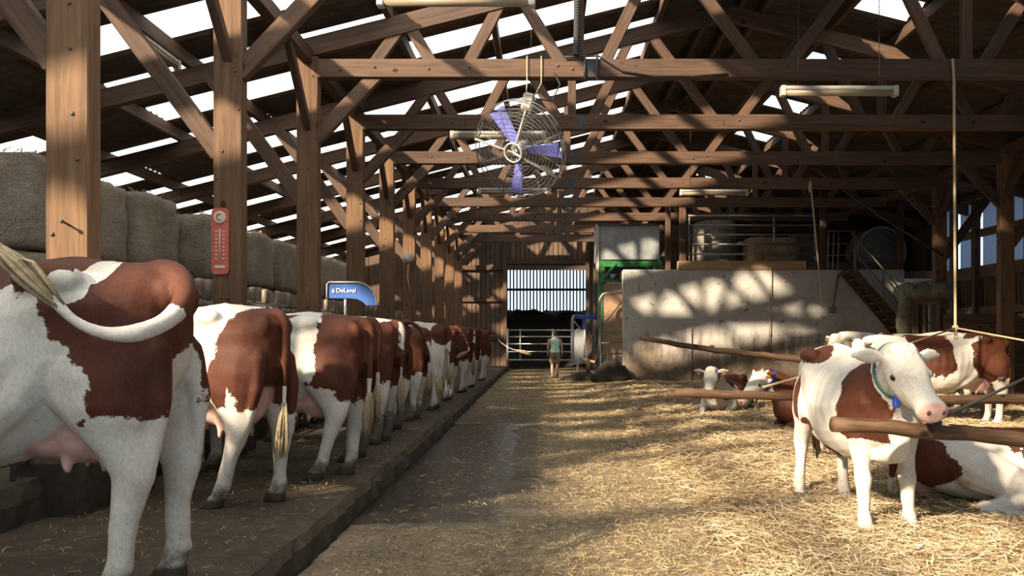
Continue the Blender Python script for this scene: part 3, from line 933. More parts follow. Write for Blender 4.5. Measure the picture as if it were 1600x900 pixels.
for (a, b_, w, h) in (((-3.65,YB-.08,4.32),(1.85,YB-.08,4.32),.12,.20), ((-3.65,YB-.08,2.95),(-1.66,YB-.08,2.95),.10,.12), ((-3.65,YB-.08,5.68),(2.1,YB-.08,5.68),.14,.2),
                      ((-1.60,YB-.08,4.56),(1.85,YB-.08,4.56),.12,.14), ((-3.65,YB-.08,1.35),(-1.66,YB-.08,1.35),.08,.12)):
    beam('rail', a, b_, w, h, M['truss_wood'], wb)
for x in (-1.64, 1.83):
    beam('door_post', (x, YB-.09, 0), (x, YB-.09, 5.7), .16, .16, M['truss_wood'], wb, up=(0,1,0))
beam('corner_brace', (-3.6, YB-.15, 4.45), (-2.6, YB-.15, 5.6), .12, .14, M['truss_wood'], wb, up=(0,1,0))
tag(MB().tube([(-2.2,YB-.35,5.78),(0,YB-.35,5.82),(2.0,YB-.35,5.80)], .05, 8).build('door_track', M['dark_steel'], smooth=True), 'dark steel sliding door track above the back doorway', 'door track')

MB().box(-12.5,-1.70,34.12,34.2,0,7.2).build('backing', M['dark_wood'], wb); MB().box(1.95,12.9,34.12,34.2,0,8.1).build('backing', M['dark_wood'], wb); MB().box(-1.70,1.95,34.12,34.2,4.66,8.1).build('backing', M['dark_wood'], wb)
# yard annex behind the doorway: dark shed closed by a slatted windbreak
an = thing('wall_annex', None, None, (0,40,0)); tag(an, kind='structure')
MB().box(-6,6,34.4,41.2,6.0,6.2).build('annex_roof', M['dark_wood'], an)
MB().box(-6.2,-6,34.4,41.2,0,6.0).build('annex_side', M['dark_wood'], an)
MB().box(6,6.2,34.4,41.2,0,6.0).build('annex_side', M['dark_wood'], an)
MB().box(-6,6,40.3,40.5,4.86,6.0).build('annex_lintel', M['dark_wood'], an)
beam('slat_rail', (-6,40.22,3.75), (6,40.22,3.75), .08, .12, M['dark_wood'], an)
beam('slat_rail', (-6,40.22,2.6), (6,40.22,2.6), .08, .12, M['dark_wood'], an)
x = -6.0
while x < 6.0:
    beam('slat', (x, 40.3, 0), (x, 40.3, 4.9), .072, .04, M['dark_wood'], an, up=(0,1,0), bevel=0); x += .166
MB().box(12.70,12.8,20.4,34.2,0,2.2).build('backing', M['dark_wood'], wr) if False else None
MB().box(-6,6,40.45,40.5,0,2.45).build('annex_wall', M['dark_wood'], an)
# silage heap inside
nxh, nyh = 60, 16
Zh = np.zeros((nyh, nxh)); hn = noisegrid(nxh, nyh, 9, ((16,.22),(40,.25)))
for j in range(nyh):
    Zh[j] = 2.62*math.sin(math.pi*min(1, (j+.2)/(nyh*.62))/2) + hn[j]
sil = grid_mesh('silage_heap', -5.9, 5.9, 36.4, 39.9, Zh, M['soil'], kind=None)
tag(sil, 'dark silage heap behind the back doorway under the slats', 'heap')

# ------------------------------------------------------------------ concrete retaining wall, loft and stairs
tag(MB().box(2.5, 11.4, 25.5, 25.85, -.1, 3.56).build('wall_concrete', M['concrete'], bevel=.02), kind='structure')
MB().box(4.52,4.66,25.44,25.5,-.05,1.7).build('pilaster', M['concrete'], bpy.data.objects['wall_concrete'])
tag(MB().box(2.5, 12.6, 25.85, 34, 3.3, 3.54).build('floor_loft', M['plank_wood']), kind='structure')
lo = thing('trim_loft', None, None, (6,25.5,3.56)); tag(lo, kind='structure')
beam('sill_beam', (4.25,25.62,3.70), (8.30,25.62,3.70), .30, .27, M['pale_wood'], lo)
beam('sill_beam', (8.34,25.66,3.68), (11.4,25.66,3.68), .26, .24, M['dark_wood'], lo)
for x in (4.40, 8.86, 11.3): beam('loft_post', (x,25.6,3.56), (x,25.6,6.2), .2, .16, M['truss_wood'], lo, up=(0,1,0))
beam('loft_post', (3.98,25.9,3.56), (3.98,25.9,5.9), .16, .16, M['truss_wood'], lo, up=(0,1,0))

tag(MB().box(12.55, 12.8, Y0, 20.4, 0, 5.5).build('wall_right', M['dark_wood']), kind='structure')
wr = thing('wall_right_window', None, None, (12.6,22,0)); tag(wr, kind='structure')
for k in range(28):
    y = 20.5 + k*.49
    beam('board', (12.66, y, 0), (12.66, y, 2.2 if 20.8 < y < 25.6 else 5.6), .47, .05, M['dark_wood'], wr, up=(1,0,0))
for k in range(28):
    y = 20.7 + k*.18
    if y > 25.6: break
    beam('slat', (12.62, y, 2.2), (12.62, y, 3.2), .09, .03, M['plank_wood'], wr, up=(1,0,0))
for z in (2.2, 3.3, 4.42, 5.45): beam('window_rail', (12.55, 20.6, z), (12.55, 25.6, z), .12, .22 if z != 3.3 else .36, M['plank_wood'], wr)
for y in (20.7, 21.9, 23.25, 24.5, 25.5): beam('window_post', (12.45, y, 0), (12.45, y, 5.5), .18, .2, M['dark_wood'], wr, up=(0,1,0))
k = 1
for (ya, yb) in ((20.8,21.8),(22.0,23.15),(23.35,24.4),(24.6,25.4)):
    for (za, zb) in ((3.48,4.32),(4.52,5.35)):
        MB().box(12.60,12.615,ya,yb,za,zb).build('pane', M['pane'], wr)
MB().box(12.72,12.8,20.4,34.2,0,3.3).build('backing', M['dark_wood'], wr); MB().box(12.72,12.8,25.6,34.2,3.3,5.6).build('backing', M['dark_wood'], wr)
pw = thing('wall_partition', None, None, (11.3,20.5,0)); tag(pw, kind='structure')
for k in range(8):
    z = .02 + k*.252
    beam('plank', (10.15, 20.5 + .01*(k % 2), z+.125), (12.5, 20.5 + .006*(k % 3), z+.125), .05, .245, M['plank_wood'], pw)
# ------------------------------------------------------------------ straw bales
def rounded_box_mesh(name, sx, sy, sz, seed, amp=.025, cuts=9, rnd=.10, cyl=False):
    bm = bmesh.new(); bmesh.ops.create_cube(bm, size=1.0)
    bmesh.ops.subdivide_edges(bm, edges=list(bm.edges), cuts=cuts, use_grid_fill=True)
    rs = random.Random(seed)
    from mathutils import noise as mn
    for v in bm.verts:
        p = Vector((v.co.x*sx, v.co.y*sy, v.co.z*sz)); h = Vector((sx/2-rnd, sy/2-rnd, sz/2-rnd))
        q = Vector([max(-h[i], min(h[i], p[i])) for i in range(3)]); d = p - q
        if d.length > 1e-6: p = q + d.normalized()*min(rnd, d.length)
        nrm = (p - q).normalized() if (p-q).length > 1e-6 else Vector((0,0,1))
        k = mn.noise(p*3.2 + Vector((seed*7.1,0,0)))*amp*1.5 + mn.noise(p*9 + Vector((0,seed*3.3,0)))*amp*.8
        v.co = p + nrm*k + Vector((0,0,sz/2))
    me = bpy.data.meshes.new(name); bm.to_mesh(me); bm.free(); me.shade_smooth(); me.materials.append(M['bale'])
    return me
BALE = [rounded_box_mesh('bale', 1.24, 1.16, 1.17, s, rnd=.10) for s in range(4)]
def tuft_mesh(seed, n=150, sx=.56, sy=.52, big=1.0):
    rs = random.Random(seed); mb = MB()
    for i in range(n):
        c = Vector((rs.uniform(-sx,sx), rs.uniform(-sy,sy), rs.uniform(-.01,.035)))
        a = rs.uniform(0,6.28); L = rs.uniform(.06,.16); d = Vector((math.cos(a)*L, math.sin(a)*L, rs.uniform(0,.06)))
        s = Vector((-math.sin(a), math.cos(a), 0))*.006*big
        mb.add([c-d-s, c-d+s, c+d+s, c+d-s], [(0,1,2,3)])
    me = mb.mesh('straw_tuft'); me.materials.append(M['straw']); return me
TUFT = [tuft_mesh(s) for s in range(3)]
stacks = [(9.5,-6.60,3),(10.8,-6.75,3),(12.1,-6.64,3),(13.3,-7.1,3),(14.5,-6.62,3),(15.75,-6.95,3),(16.95,-6.66,3),(18.5,-6.62,3),(19.7,-6.66,3),(21.1,-6.7,3),(22.6,-6.62,3),(24.0,-6.66,3)]
rnd = random.Random(21)
for i, (y, xc, hgt) in enumerate(stacks):
    for k in range(hgt):
        lv = ('bottom','middle','top')[k]
        t = thing('straw_bale', 'big square straw bale, %s of the %s stack from the camera behind the feed fence' % (lv, ORD[i]), 'straw bale',
                  (xc + rnd.uniform(-.03,.03), y + .58, .18 + k*1.165), rnd.uniform(-.05,.05) + math.pi*rnd.randint(0,1), 'stacked straw bales')
        link('bale_block', BALE[rnd.randint(0,3)], None, t, wmat(t))
        if k == hgt-1:
            link('straw_tuft', TUFT[i % 3], None, t, wmat(t) @ T(0,0,1.18))

# ------------------------------------------------------------------ feed fence (self-locking head rails) along the manger
knob = MB().lathe([(.018,0),(.05,.02),(.05,.17),(.04,.20),(.012,.205)], 10).mesh('knob', True); knob.materials.append(M['rusty_steel'])
barm = MB().tube([(0,0,0),(0,0,1.42)], .02, 8).mesh('bar', True); barm.materials.append(M['steel'])
for n in range(1, 10):
    ya, yb = 3.0*n+.12, 3.0*n+2.88
    t = thing('feed_fence', 'steel head locking feed fence panel behind the cows, bay %s from the camera' % ORD[n-1], 'feed fence', (-3.68, ya, .49), 0, 'feed fence panels')
    for z in (1.90, 1.82, .62): MB().tube([(-3.68,ya,z),(-3.68,yb,z)], .026, 8).build('rail', M['steel'], t, smooth=True)
    k = 0; y = ya + .12
    while y < yb - .05:
        link('bar', barm, None, t, T(-3.68, y, .49)); 
        if (k % 2 == 0 and n > 2) or (n == 2 and k > 8): link('lock_knob', knob, None, t, T(-3.68, y, 1.90))
        y += .235; k += 1

# ------------------------------------------------------------------ ceiling fan
M['blue_blade'] = mat_plain('dusty_blue_blade', (.15,.16,.52), .6, 0, .45, 6)
FC = Vector((-.30, 10.0, 3.80)); fdir = Vector((-.42, -.80, -.42)).normalized()
fan = thing('hanging_fan', 'big round wire cage fan with blue blades hanging from the nearest visible beam', 'fan', FC)
q = fdir.to_track_quat('Z', 'Y'); FM = Matrix.Translation(FC) @ q.to_matrix().to_4x4()
FRAD = .60
cg = MB()
for side_, depth in ((1,.17),(-1,.17)):
    for i in range(1, 15):
        r = FRAD*i/14; z = side_*(.05 + (depth-.05)*math.sqrt(max(0, 1-(r/FRAD)**2)))
        cg.tube([FM @ Vector((r*math.cos(a), r*math.sin(a), z)) for a in np.linspace(0, 2*math.pi, 41)[:-1]], .0030 if i < 14 else .008, 4, closed=True)
    for k in range(8 if side_ > 0 else 8):
        a = 2*math.pi*k/8 + .2
        cg.tube([FM @ Vector((r*math.cos(a), r*math.sin(a), side_*(.052 + (depth-.05)*math.sqrt(max(0, 1-(r/FRAD)**2))))) for r in np.linspace(.08, FRAD, 9)], .005, 4)
for k in range(16):
    a = 2*math.pi*k/16
    cg.tube([FM @ Vector((FRAD*math.cos(a), FRAD*math.sin(a), z)) for z in (-.05,.05)], .005, 4)
M['cage_wire'] = mat_plain('cage_wire', (.13,.13,.14), .5, .5, .3, 10)
cg.build('wire_cage', M['cage_wire'], fan, smooth=True)
for k, a in enumerate((R(112), R(-8), R(252))):
    pts = []
    for j in range(7):
        r = .09 + (FRAD-.14)*j/6; w = .055 + .045*j/6; tw = R(32 - 14*j/6)
        ra, ta = Vector((math.cos(a), math.sin(a), 0)), Vector((-math.sin(a), math.cos(a), 0))
        up = Vector((0,0,1)); d = ta*math.cos(tw) + up*math.sin(tw); nn = ta*(-math.sin(tw)) + up*math.cos(tw)
        c = ra*r
        pts.append([FM @ (c + d*w + nn*.004), FM @ (c - d*w + nn*.004), FM @ (c - d*w - nn*.004), FM @ (c + d*w - nn*.004)])
    MB().rings(pts).build('blade', M['blue_blade'] if 'blue_blade' in M else M['blue_paint'], fan)
MB().lathe([(.0,-.16),(.085,-.16),(.10,-.10),(.10,.06),(.06,.09),(0,.09)], 20, FM).build('motor', M['steel'], fan, smooth=True)
MB().tube([FM @ Vector((.115*math.cos(a), .115*math.sin(a), .185)) for a in np.linspace(0, 2*math.pi, 33)[:-1]], .012, 8, closed=True).build('front_ring', M['white_paint'], fan, smooth=True)
topf = FC + Vector((.10, .12, .62))
for a, b_ in (((FM @ Vector((0,0,.18))), topf), (FM @ Vector((0,0,.18)), FM @ Vector((FRAD*math.cos(R(-40)), FRAD*math.sin(R(-40)), .06))), (FM @ Vector((0,0,.18)), FM @ Vector((FRAD*math.cos(R(160)), FRAD*math.sin(R(160)), .06)))):
    MB().tube([a, b_], .014, 8).build('strut', M['white_paint'], fan, smooth=True)
MB().box(-.075,.075,-.09,.09,-.12,.10, Matrix.Translation(topf) @ Matrix.Rotation(R(14),4,'Y')).build('switch_box', M['white_paint'], fan, bevel=.03)
for dx in (-.05, .16):
    MB().tube([topf + Vector((dx*.5,0,.08)), Vector((FC.x+.10+dx, 11.86, 5.20)), Vector((FC.x+.10+dx, 11.86, 5.6))], .008, 6).build('hanging_cord', M['rope'], fan, smooth=True)
MB().tube([topf + Vector((.05,0,.05)), topf + Vector((.30,.3,.10)), topf + Vector((.42,.9,.5)), (FC.x+.45,11.87,5.35)], .009, 6).build('power_cable', M['cable'], fan, smooth=True)

# ------------------------------------------------------------------ tube lamps
def tube_lamp(c, L, label, along='X', hang=True, zt=None):
    t = thing('tube_lamp', label, 'lamp', c, 0 if along == 'X' else R(90), 'tube lamps under the roof'); W = wmat(t)
    MB().box(-L/2, L/2, -.05, .05, .03, .085).build('housing', M['white_paint'], t, W, bevel=.012)
    MB().tube([(-L/2+.03,0,0),(L/2-.03,0,0)], .045, 12).build('diffuser', M['lamp_cover'], t, W, smooth=True)
    for s in (-1,1): MB().box(s*L/2-.035, s*L/2+.035, -.055,.055,-.05,.09).build('end_cap', M['white_paint'], t, W, bevel=.01)
    if hang:
        for s in (-1,1):
            p = W @ Vector((s*L*.36,0,.08)); q_ = Vector((p.x, p.y, roof_z(p.x)-.03))
            MB().tube([p, q_], .005, 5).build('hanger_wire', M['cable'], t, smooth=True)
M['lamp_cover'] = mat_plain('lamp_cover', (.27,.215,.15), .4, 0, .12, 6)
tube_lamp((-.87,8.0,4.80), 1.5, 'long tube lamp at the top edge above the fan')
tube_lamp((3.95,10.8,4.74), 1.5, 'long tube lamp hanging alone on the right below the nearest beam')
tube_lamp((-.75,13.2,4.74), 1.5, 'tube lamp hanging behind the fan blades')
tube_lamp((-.70,18.2,4.72), 1.5, 'tube lamp hanging below and behind the fan')
tube_lamp((3.9,18.5,4.74), 1.5, 'tube lamp hanging above the loft gate')
tube_lamp((-5.27,10.95,roof_z(-5.27)-.35), 1.25, 'tube lamp fixed under the roof purlin above the bales on the left', 'Y', False)

# ------------------------------------------------------------------ post fittings
M['red_enamel'] = mat_plain('red_enamel', (.50,.115,.075), .55, 0, .22, 16)
M['pale_enamel'] = mat_plain('pale_enamel', (.60,.54,.46), .55, 0, .15, 20)
pc = px(344, 377, 8.89)
th = thing('thermometer', 'long red enamel thermometer plate screwed to a post', 'thermometer', (pc.x, 8.89, pc.z-.37))
mb = MB(); poly = []
for sx_, sz_, a0 in ((1,1,0),(-1,1,90),(-1,-1,180),(1,-1,270)):
    for k in range(5):
        a = R(a0 + 22.5*k); poly.append((sx_*.045 + .05*math.cos(a), 0, sz_*.315 + .05*math.sin(a)))
poly = [(pc.x+x_, 8.885, pc.z+z_) for x_, _, z_ in poly]
mb.prism(poly, (0, .02, 0)).build('plate', M['red_enamel'], th)
MB().lathe([(0,.0),(.068,0),(.068,.012),(.05,.016),(0,.016)], 24, T(pc.x, 8.884, pc.z+.265) @ Matrix.Rotation(R(90),4,'X')).build('round_emblem', M['pale_enamel'], th)
MB().tube([Vector((pc.x + .032*math.cos(a) , 8.866, pc.z+.265+.032*math.sin(a))) for a in np.linspace(R(50), R(300), 12)], .007, 6).build('emblem_mark', M['red_enamel'], th, smooth=True)
MB().tube([(pc.x,8.878,pc.z-.20),(pc.x,8.878,pc.z+.14)], .007, 8).build('glass_tube', M['pale_enamel'], th, smooth=True)
for k in range(8):
    for s in (-1,1):
        z_ = pc.z - .19 + k*.043
        MB().box(pc.x+s*.04-.012, pc.x+s*.04+.012, 8.880, 8.886, z_-.007, z_+.007).build('scale_mark', M['pale_enamel'], th)
MB().box(pc.x-.055, pc.x+.055, 8.880, 8.886, pc.z-.295, pc.z-.265).build('maker_strip', M['pale_enamel'], th)

M['sign_blue'] = mat_plain('sign_blue', (.05,.13,.42), .4, 0, .12, 3)
YS = 13.6
sg = thing('blue_sign', 'blue curved sign with white rim and lettering above the cows', 'sign', px(550,477,YS))
def sg_p(u, v, y=YS): return px(u, v, y)
out = [(511,476),(511,443),(514,441),(556,441)] + [(556+33*math.sin(a), 441+35*(1-math.cos(a))) for a in np.linspace(0, math.pi/2, 10)[1:]] + [(571,477),(563,472),(550,467),(530,465.5),(511,465.5)][0:4]
out = [(511,466),(511,444),(514,441),(556,441)] + [(556+33*math.sin(a), 441+36*(1-math.cos(a))) for a in np.linspace(0, math.pi/2, 10)[1:]] + [(572,477),(566,471),(557,467),(545,466)]
MB().prism([sg_p(*p_) for p_ in out], (0,.06,0)).build('panel', M['sign_blue'], sg)
rim = [sg_p(u,v,YS-.01) for u,v in ([(511,466),(511,444),(514,441),(556,441)] + [(556+33*math.sin(a), 441+36*(1-math.cos(a))) for a in np.linspace(0, math.pi/2, 10)[1:]])]
MB().tube(rim, .018, 6).build('rim', M['white_paint'], sg, smooth=True)
MB().tube([px(540,467,YS+.04), px(540,478,YS+.04), Vector((px(540,478,YS).x, YS+.04, .2))], .03, 8).build('support', M['steel'], sg, smooth=True)
def text_obj(txt, size, Mx, mat, parent, name='lettering'):
    cu = bpy.data.curves.new(name, 'FONT'); cu.body = txt; cu.size = size; cu.extrude = .003; cu.align_x = 'LEFT'
    o = bpy.data.objects.new('tmp', cu); C.objects.link(o)
    dg = bpy.context.evaluated_depsgraph_get(); me = bpy.data.meshes.new_from_object(o.evaluated_get(dg)); bpy.data.objects.remove(o)
    return link(name, me, mat, parent, Mx)
M['letter_white'] = mat_plain('letter_white', (.8,.8,.8), .5, 0, .05)
p_ = px(525, 457, YS-.012)
text_obj('DeLaval', .105, T(*p_) @ Matrix.Rotation(R(90), 4, 'X'), M['letter_white'], sg)
p_ = px(518, 457, YS-.012)
MB().prism([p_, p_+Vector((.055,0,0)), p_+Vector((.0275,0,.07))], (0,-.004,0)).build('logo', M['letter_white'], sg)

lp = px(638, 403, 20.75)
bl = thing('round_float', 'round white float fixed on a post above the cows', 'lamp', lp)  # round white float with straw, modelled as a globe on a cord
MB().lathe([(.02,-.02),(.09,-.02),(.135,.04),(.13,.09),(.08,.14),(0,.155)], 18, Matrix.Translation(lp) @ Matrix.Rotation(R(90),4,'X')).build('globe', M['pale_enamel'], bl, smooth=True)
MB().tube([lp+Vector((0,.05,-.1)), lp+Vector((-.03,.06,-.5)), lp+Vector((.05,.06,-.9))], .02, 6).build('cable', M['rope'], bl, smooth=True)

# cables on the nearest tie beam
cb = thing('cable_conduit', 'dark ribbed cable conduit climbing from the nearest tie beam', 'conduit', (.50,11.86,5.57))
rr = []
for k in range(90):
    z = 5.60 + k*.02; r_ = .05 if k % 2 else .042
    rr.append([Vector((.47 + .04*(k/90) + r_*math.cos(a), 11.84 + r_*math.sin(a), z)) for a in np.linspace(0, 2*math.pi, 11)[:-1]])
MB().rings(rr).build('ribbed_pipe', M['cable'], cb)
MB().tube([(.30,11.85,5.58),(.8,11.86,5.60),(1.15,11.86,5.38),(1.6,11.86,5.31),(2.2,11.87,5.31),(2.7,11.87,5.34)], .014, 6).build('cable', M['cable'], cb, smooth=True)
for x_ in (.60,.78): MB().tube([(x_,11.86,5.62),(x_,11.86,5.25)], .02, 6).build('strap', M['dark_steel'], cb, smooth=True)
# ------------------------------------------------------------------ tether poles and ropes
def log(a, b, r0, r1, label, seed):
    rnd = random.Random(seed); a = Vector(a); b = Vector(b); t = thing('wooden_pole', label, 'pole', a, 0, 'hanging wooden poles')
    pts, rad = [], []
    for k in range(25):
        u = k/24; pts.append(a.lerp(b, u) + Vector((0, rnd.uniform(-.01,.01), .02*math.sin(u*7+seed) + rnd.uniform(-.008,.008)))); rad.append((r0+(r1-r0)*u)*rnd.uniform(.92,1.08))
    L = (b-a).length
    d = (b-a).normalized(); qd = d.to_track_quat('Z','Y').to_matrix().to_4x4(); Mx = Matrix.Translation(a) @ qd; Mi = Mx.inverted()
    MB().tube([Mi @ p for p in pts], rad, 12).build('log', M['pole_wood'], t, Mx, smooth=True)
    kn = rnd.randint(4,6)
    for i in range(kn):
        u = rnd.uniform(.08,.92); a_ = rnd.uniform(0,6.28)
        MB().ball((.8*r0*math.cos(a_), .8*r0*math.sin(a_), u*L), (.022,.022,.035), 8, 5).build('knot', M['pole_wood'], t, Mx, smooth=True)
    return t
PC0, PC1 = px(1300,668,5.2), px(1300,668,5.2) + Vector((3.2,.25,-.19))
log(PC0, PC1, .048, .055, 'thick rough pole in front of the standing white cow', 1)
PB0, PB1 = px(1043,617,8.5), px(1043,617,8.5) + Vector((7.2,.1,-.08))
log(PB0, PB1, .045, .058, 'long level pole passing behind the standing white cow', 2)
PA0, PA1 = px(1000,528,11.4), px(1275,568,11.3)
log(PA0, PA1 + (PA1-PA0)*.3, .034, .052, 'slanting pole in front of the concrete wall', 3)
def rope(name, pts, r, label, mat='rope', extra=None, cat='rope'):
    t = thing(name, label, cat, pts[0]); MB().tube(pts, r, 7).build('strand', M[mat], t, smooth=True)
    for c_, rr_ in (extra or []): MB().ball(c_, rr_, 10, 7).build('knot', M[mat], t, smooth=True)
    return t
KN = Vector((6.02, 11.8, 1.60))
rope('hanging_rope', [(6.0,11.84,5.55),(6.0,11.80,5.25),(6.01,11.8,3.4),KN,KN+Vector((.01,0,-.14))], .02, 'pale rope hanging from the nearest tie beam, knotted at its end', extra=[(KN,(.05,.04,.05)),(KN+Vector((.01,0,-.14)),(.03,.03,.03))])
rope('bridle_rope', [KN, KN.lerp(Vector((2.3,8.5,.93)), .5)+Vector((0,0,-.03)), Vector((2.3,8.46,.95))], .013, 'thin rope from the knot down left to the long level pole')
rope('bridle_rope', [KN, Vector((7.2,10.2,1.22)), Vector((8.3,8.6,.93))], .013, 'thin rope from the knot sloping down to the right')
rope('tether_rope', [px(1465,668,5.16)+Vector((0,0,.05)), px(1600,592,5.9), Vector((10.2,11.9,4.2))], .011, 'rope tied to the near pole rising to the right edge', 'cable', extra=[(px(1463,662,5.17),(.03,.05,.06))])
rope('pulley_rope', [px(1266,283,20.88), px(1268,300,20.86), px(1285,480,20.86)], .022, 'yellowish rope hanging in front of the concrete wall', extra=[(px(1266,292,20.85),(.05,.04,.16))])
rope('stay_wire', [px(1270,262,21.1), px(1375,338,21.0), px(1474,400,20.9)], .026, 'dark wire sloping down to the right hand post', 'dark_steel')
rope('wall_cord', [px(1204,416,25.4), px(1203,470,25.4), px(1202,540,25.42)], .016, 'thin cord hanging down the concrete wall', 'rope')
sh = thing('barn_broom', 'rusty long handled tool leaning on the concrete wall', 'tool', px(1302,487,25.3))
MB().tube([px(1310,428,25.42), px(1302,480,25.3)], .035, 8).build('handle', M['rusty_steel'], sh, smooth=True)
MB().box(-.12,.12,-.06,.08,-.12,.06, Matrix.Translation(px(1301,483,25.28))).build('tool_head', M['rusty_steel'], sh, bevel=.02)

# ------------------------------------------------------------------ gates, hopper and clutter at the back
def tube_gate(name, label, x0, x1, y, zs, posts, r=.028, mat='steel', cat='gate', y1=None):
    y1 = y if y1 is None else y1
    t = thing(name, label, cat, ((x0+x1)/2, y, zs[-1])); ys = lambda x_: y + (y1-y)*(x_-x0)/(x1-x0)
    for z in zs: MB().tube([(x0,ys(x0),z),(x1,ys(x1),z)], r, 8).build('rail', M[mat], t, smooth=True)
    for x_ in posts: MB().tube([(x_,ys(x_)+r,min(zs)-.05),(x_,ys(x_)+r,max(zs)+.05)], r*1.15, 8).build('upright', M[mat], t, smooth=True)
    return t
g = tube_gate('tube_gate', 'five rail steel gate across the back doorway', -1.55, 1.45, 33.3, (1.69,1.42,1.12,.80,.46), (-1.5,-.98,.36,1.4))
for x_ in (-1.5, 1.4): MB().tube([(x_,33.3,0),(x_,33.3,1.75)], .05, 8).build('gate_post', M['steel'], g, smooth=True)
g = tube_gate('loft_gate', 'long five rail galvanised gate along the loft edge', 4.58, 8.66, 25.62, (5.28,4.98,4.68,4.37,4.06), (4.62,7.32,8.62), .03)
for x_ in (4.62, 8.62): MB().tube([(x_,25.65,3.8),(x_,25.65,4.1)], .035, 8).build('gate_post', M['steel'], g, smooth=True)
g = thing('loft_ladder_gate', 'small tubular gate at the top of the stairs', 'gate', (9.1,25.3,3.6))
for u in (1293,1301,1309,1334): MB().tube([px(u,421,25.3), px(u+2,361,25.3)], .028, 8).build('upright', M['rusty_steel'], g, smooth=True)
for v in (361,381,399): MB().tube([px(1294,v,25.3), px(1336,v,25.3)], .02, 8).build('rail', M['rusty_steel'], g, smooth=True)
# stairs
stx = thing('loft_stairs', 'wooden stairs running down right from the loft in front of the concrete wall', 'stairs', (11,24.9,0))
sa, sb = Vector((9.35,0,3.50)), Vector((12.3,0,.05))
for y_ in (24.55, 25.25): beam('stringer', (sa.x,y_,sa.z), (sb.x,y_,sb.z), .05, .26, M['truss_wood'], stx)
for k in range(14):
    c_ = sa.lerp(sb, (k+.5)/14); MB().box(c_.x-.15,c_.x+.12,24.5,25.3,c_.z+.05,c_.z+.09).build('tread', M['plank_wood'], stx, bevel=.006)
for k in range(4):
    c_ = sa.lerp(sb, .04+.29*k); MB().tube([(c_.x,24.52,c_.z),(c_.x,24.52,c_.z+1.15)], .025, 8).build('baluster', M['rusty_steel'], stx, smooth=True)
for dz in (1.12,.62): MB().tube([(sa.x,24.52,sa.z+dz),(sb.x,24.52,sb.z+dz)], .025, 8).build('handrail', M['rusty_steel'], stx, smooth=True)
# loft bales
M['wrap'] = mat_plain('net_wrapped_bale', (.17,.155,.14), .6, 0, .4, 7, .4)
def round_bale(c, r, w, axis, label, mat='wrap', rim=False):
    t = thing('round_bale', label, 'straw bale', c, 0, 'round bales on the loft')
    Mx = Matrix.Translation(Vector(c) + Vector((0,0,r if axis != 'Z' else 0))) 
    if axis == 'Y': Mx = Mx @ Matrix.Rotation(R(90),4,'X') @ T(0,0,-w/2)
    if axis == 'X': Mx = Mx @ Matrix.Rotation(R(90),4,'Y') @ T(0,0,-w/2)
    e = .10
    MB().lathe([(.0,0),(r-e*1.2,.0),(r-.03,.05),(r,e*1.6),(r+.012,w*.5),(r,w-e*1.6),(r-.03,w-.05),(r-e*1.2,w),(0,w)], 32, Mx).build('bale_roll', M[mat], t, smooth=True)
    for k in range(5): MB().tube([Mx @ Vector(((r+.012)*math.cos(a),(r+.012)*math.sin(a),w*(.15+.175*k))) for a in np.linspace(0,2*math.pi,33)[:-1]], .010, 5, closed=True).build('twine', M['rope'] if mat == 'wrap' else M['galv'], t, smooth=True)
    if rim: MB().tube([Mx @ Vector(((r+.01)*math.cos(a),(r+.01)*math.sin(a),w-.06)) for a in np.linspace(0,2*math.pi,33)[:-1]], .05, 6, closed=True).build('wrap_edge', M['galv'], t, smooth=True)
round_bale((5.75,27.2,3.54), .72, 1.75, 'Z', 'dark wrapped bale standing upright behind the loft gate')
round_bale((9.0,27.9,3.54), .70, 1.2, 'X', 'round bale on its side at the right end of the loft gate', 'wrap', True)
round_bale((11.6,28.3,3.54), .82, 1.3, 'Y', 'round bale facing forward at the dark end of the loft', 'wrap', True)
M['bale_gold'] = mat_plain('golden_bale', (.36,.24,.12), .9, 0, .5, 26, .7)
LB = rounded_box_mesh('loft_bale', 1.58, .95, 1.15, 9, .03, rnd=.09); LB.materials.clear(); LB.materials.append(M['bale_gold'])
t = thing('straw_bale', 'golden square straw bale behind the loft gate', 'straw bale', (7.45,26.7,3.54)); link('bale_block', LB, None, t, wmat(t))
for x_ in (-.4,.0,.4): MB().tube([(x_,-.49,.02),(x_,-.49,1.13)], .012, 6).build('twine', M['rope'], t, wmat(t), smooth=True)
# hopper
YH = 26.6
hp = thing('feed_hopper', 'grey sheet metal hopper on a green steel frame beside the concrete wall', 'hopper', (2.9,27,0))
def hb(u0,u1,v0,v1,y0,y1,name,mat,bev=.0):
    a = px(u0,v1,y0); b_ = px(u1,v0,y0)
    return MB().box(a.x,b_.x,y0,y1,a.z,b_.z).build(name, M[mat], hp, bevel=bev)
hb(933,1031,351,406,YH,YH+1.6,'hopper_panel','galv',.02)
hb(931,936,351,425,YH-.06,YH-.01,'torn_edge','white_paint')
for v0,v1 in ((408,417),(437,441)): hb(935,1034,v0,v1,YH-.05,YH+.1,'cross_beam','green_paint',.01)
for u in (935,1026): hb(u,u+7,406,597,YH-.02,YH+.12,'leg','green_paint',.01)
for u in (935,1026): hb(u,u+7,406,597,YH+1.4,YH+1.54,'leg','green_paint',.01)
beam('gusset', px(938,441,YH-.03), px(962,412,YH-.03), .08, .12, M['green_paint'], hp, up=(0,1,0)); beam('gusset', px(1030,441,YH-.03), px(1006,412,YH-.03), .08, .12, M['green_paint'], hp, up=(0,1,0))
hb(943,1026,443,560,YH+.02,YH+.06,'plywood_panel','plywood')
hb(945,1020,417,437,YH+.25,YH+.30,'dark_inside','dark_steel')
hb(933,1031,349,352,YH-.1,YH+1.6,'top_plank','truss_wood')
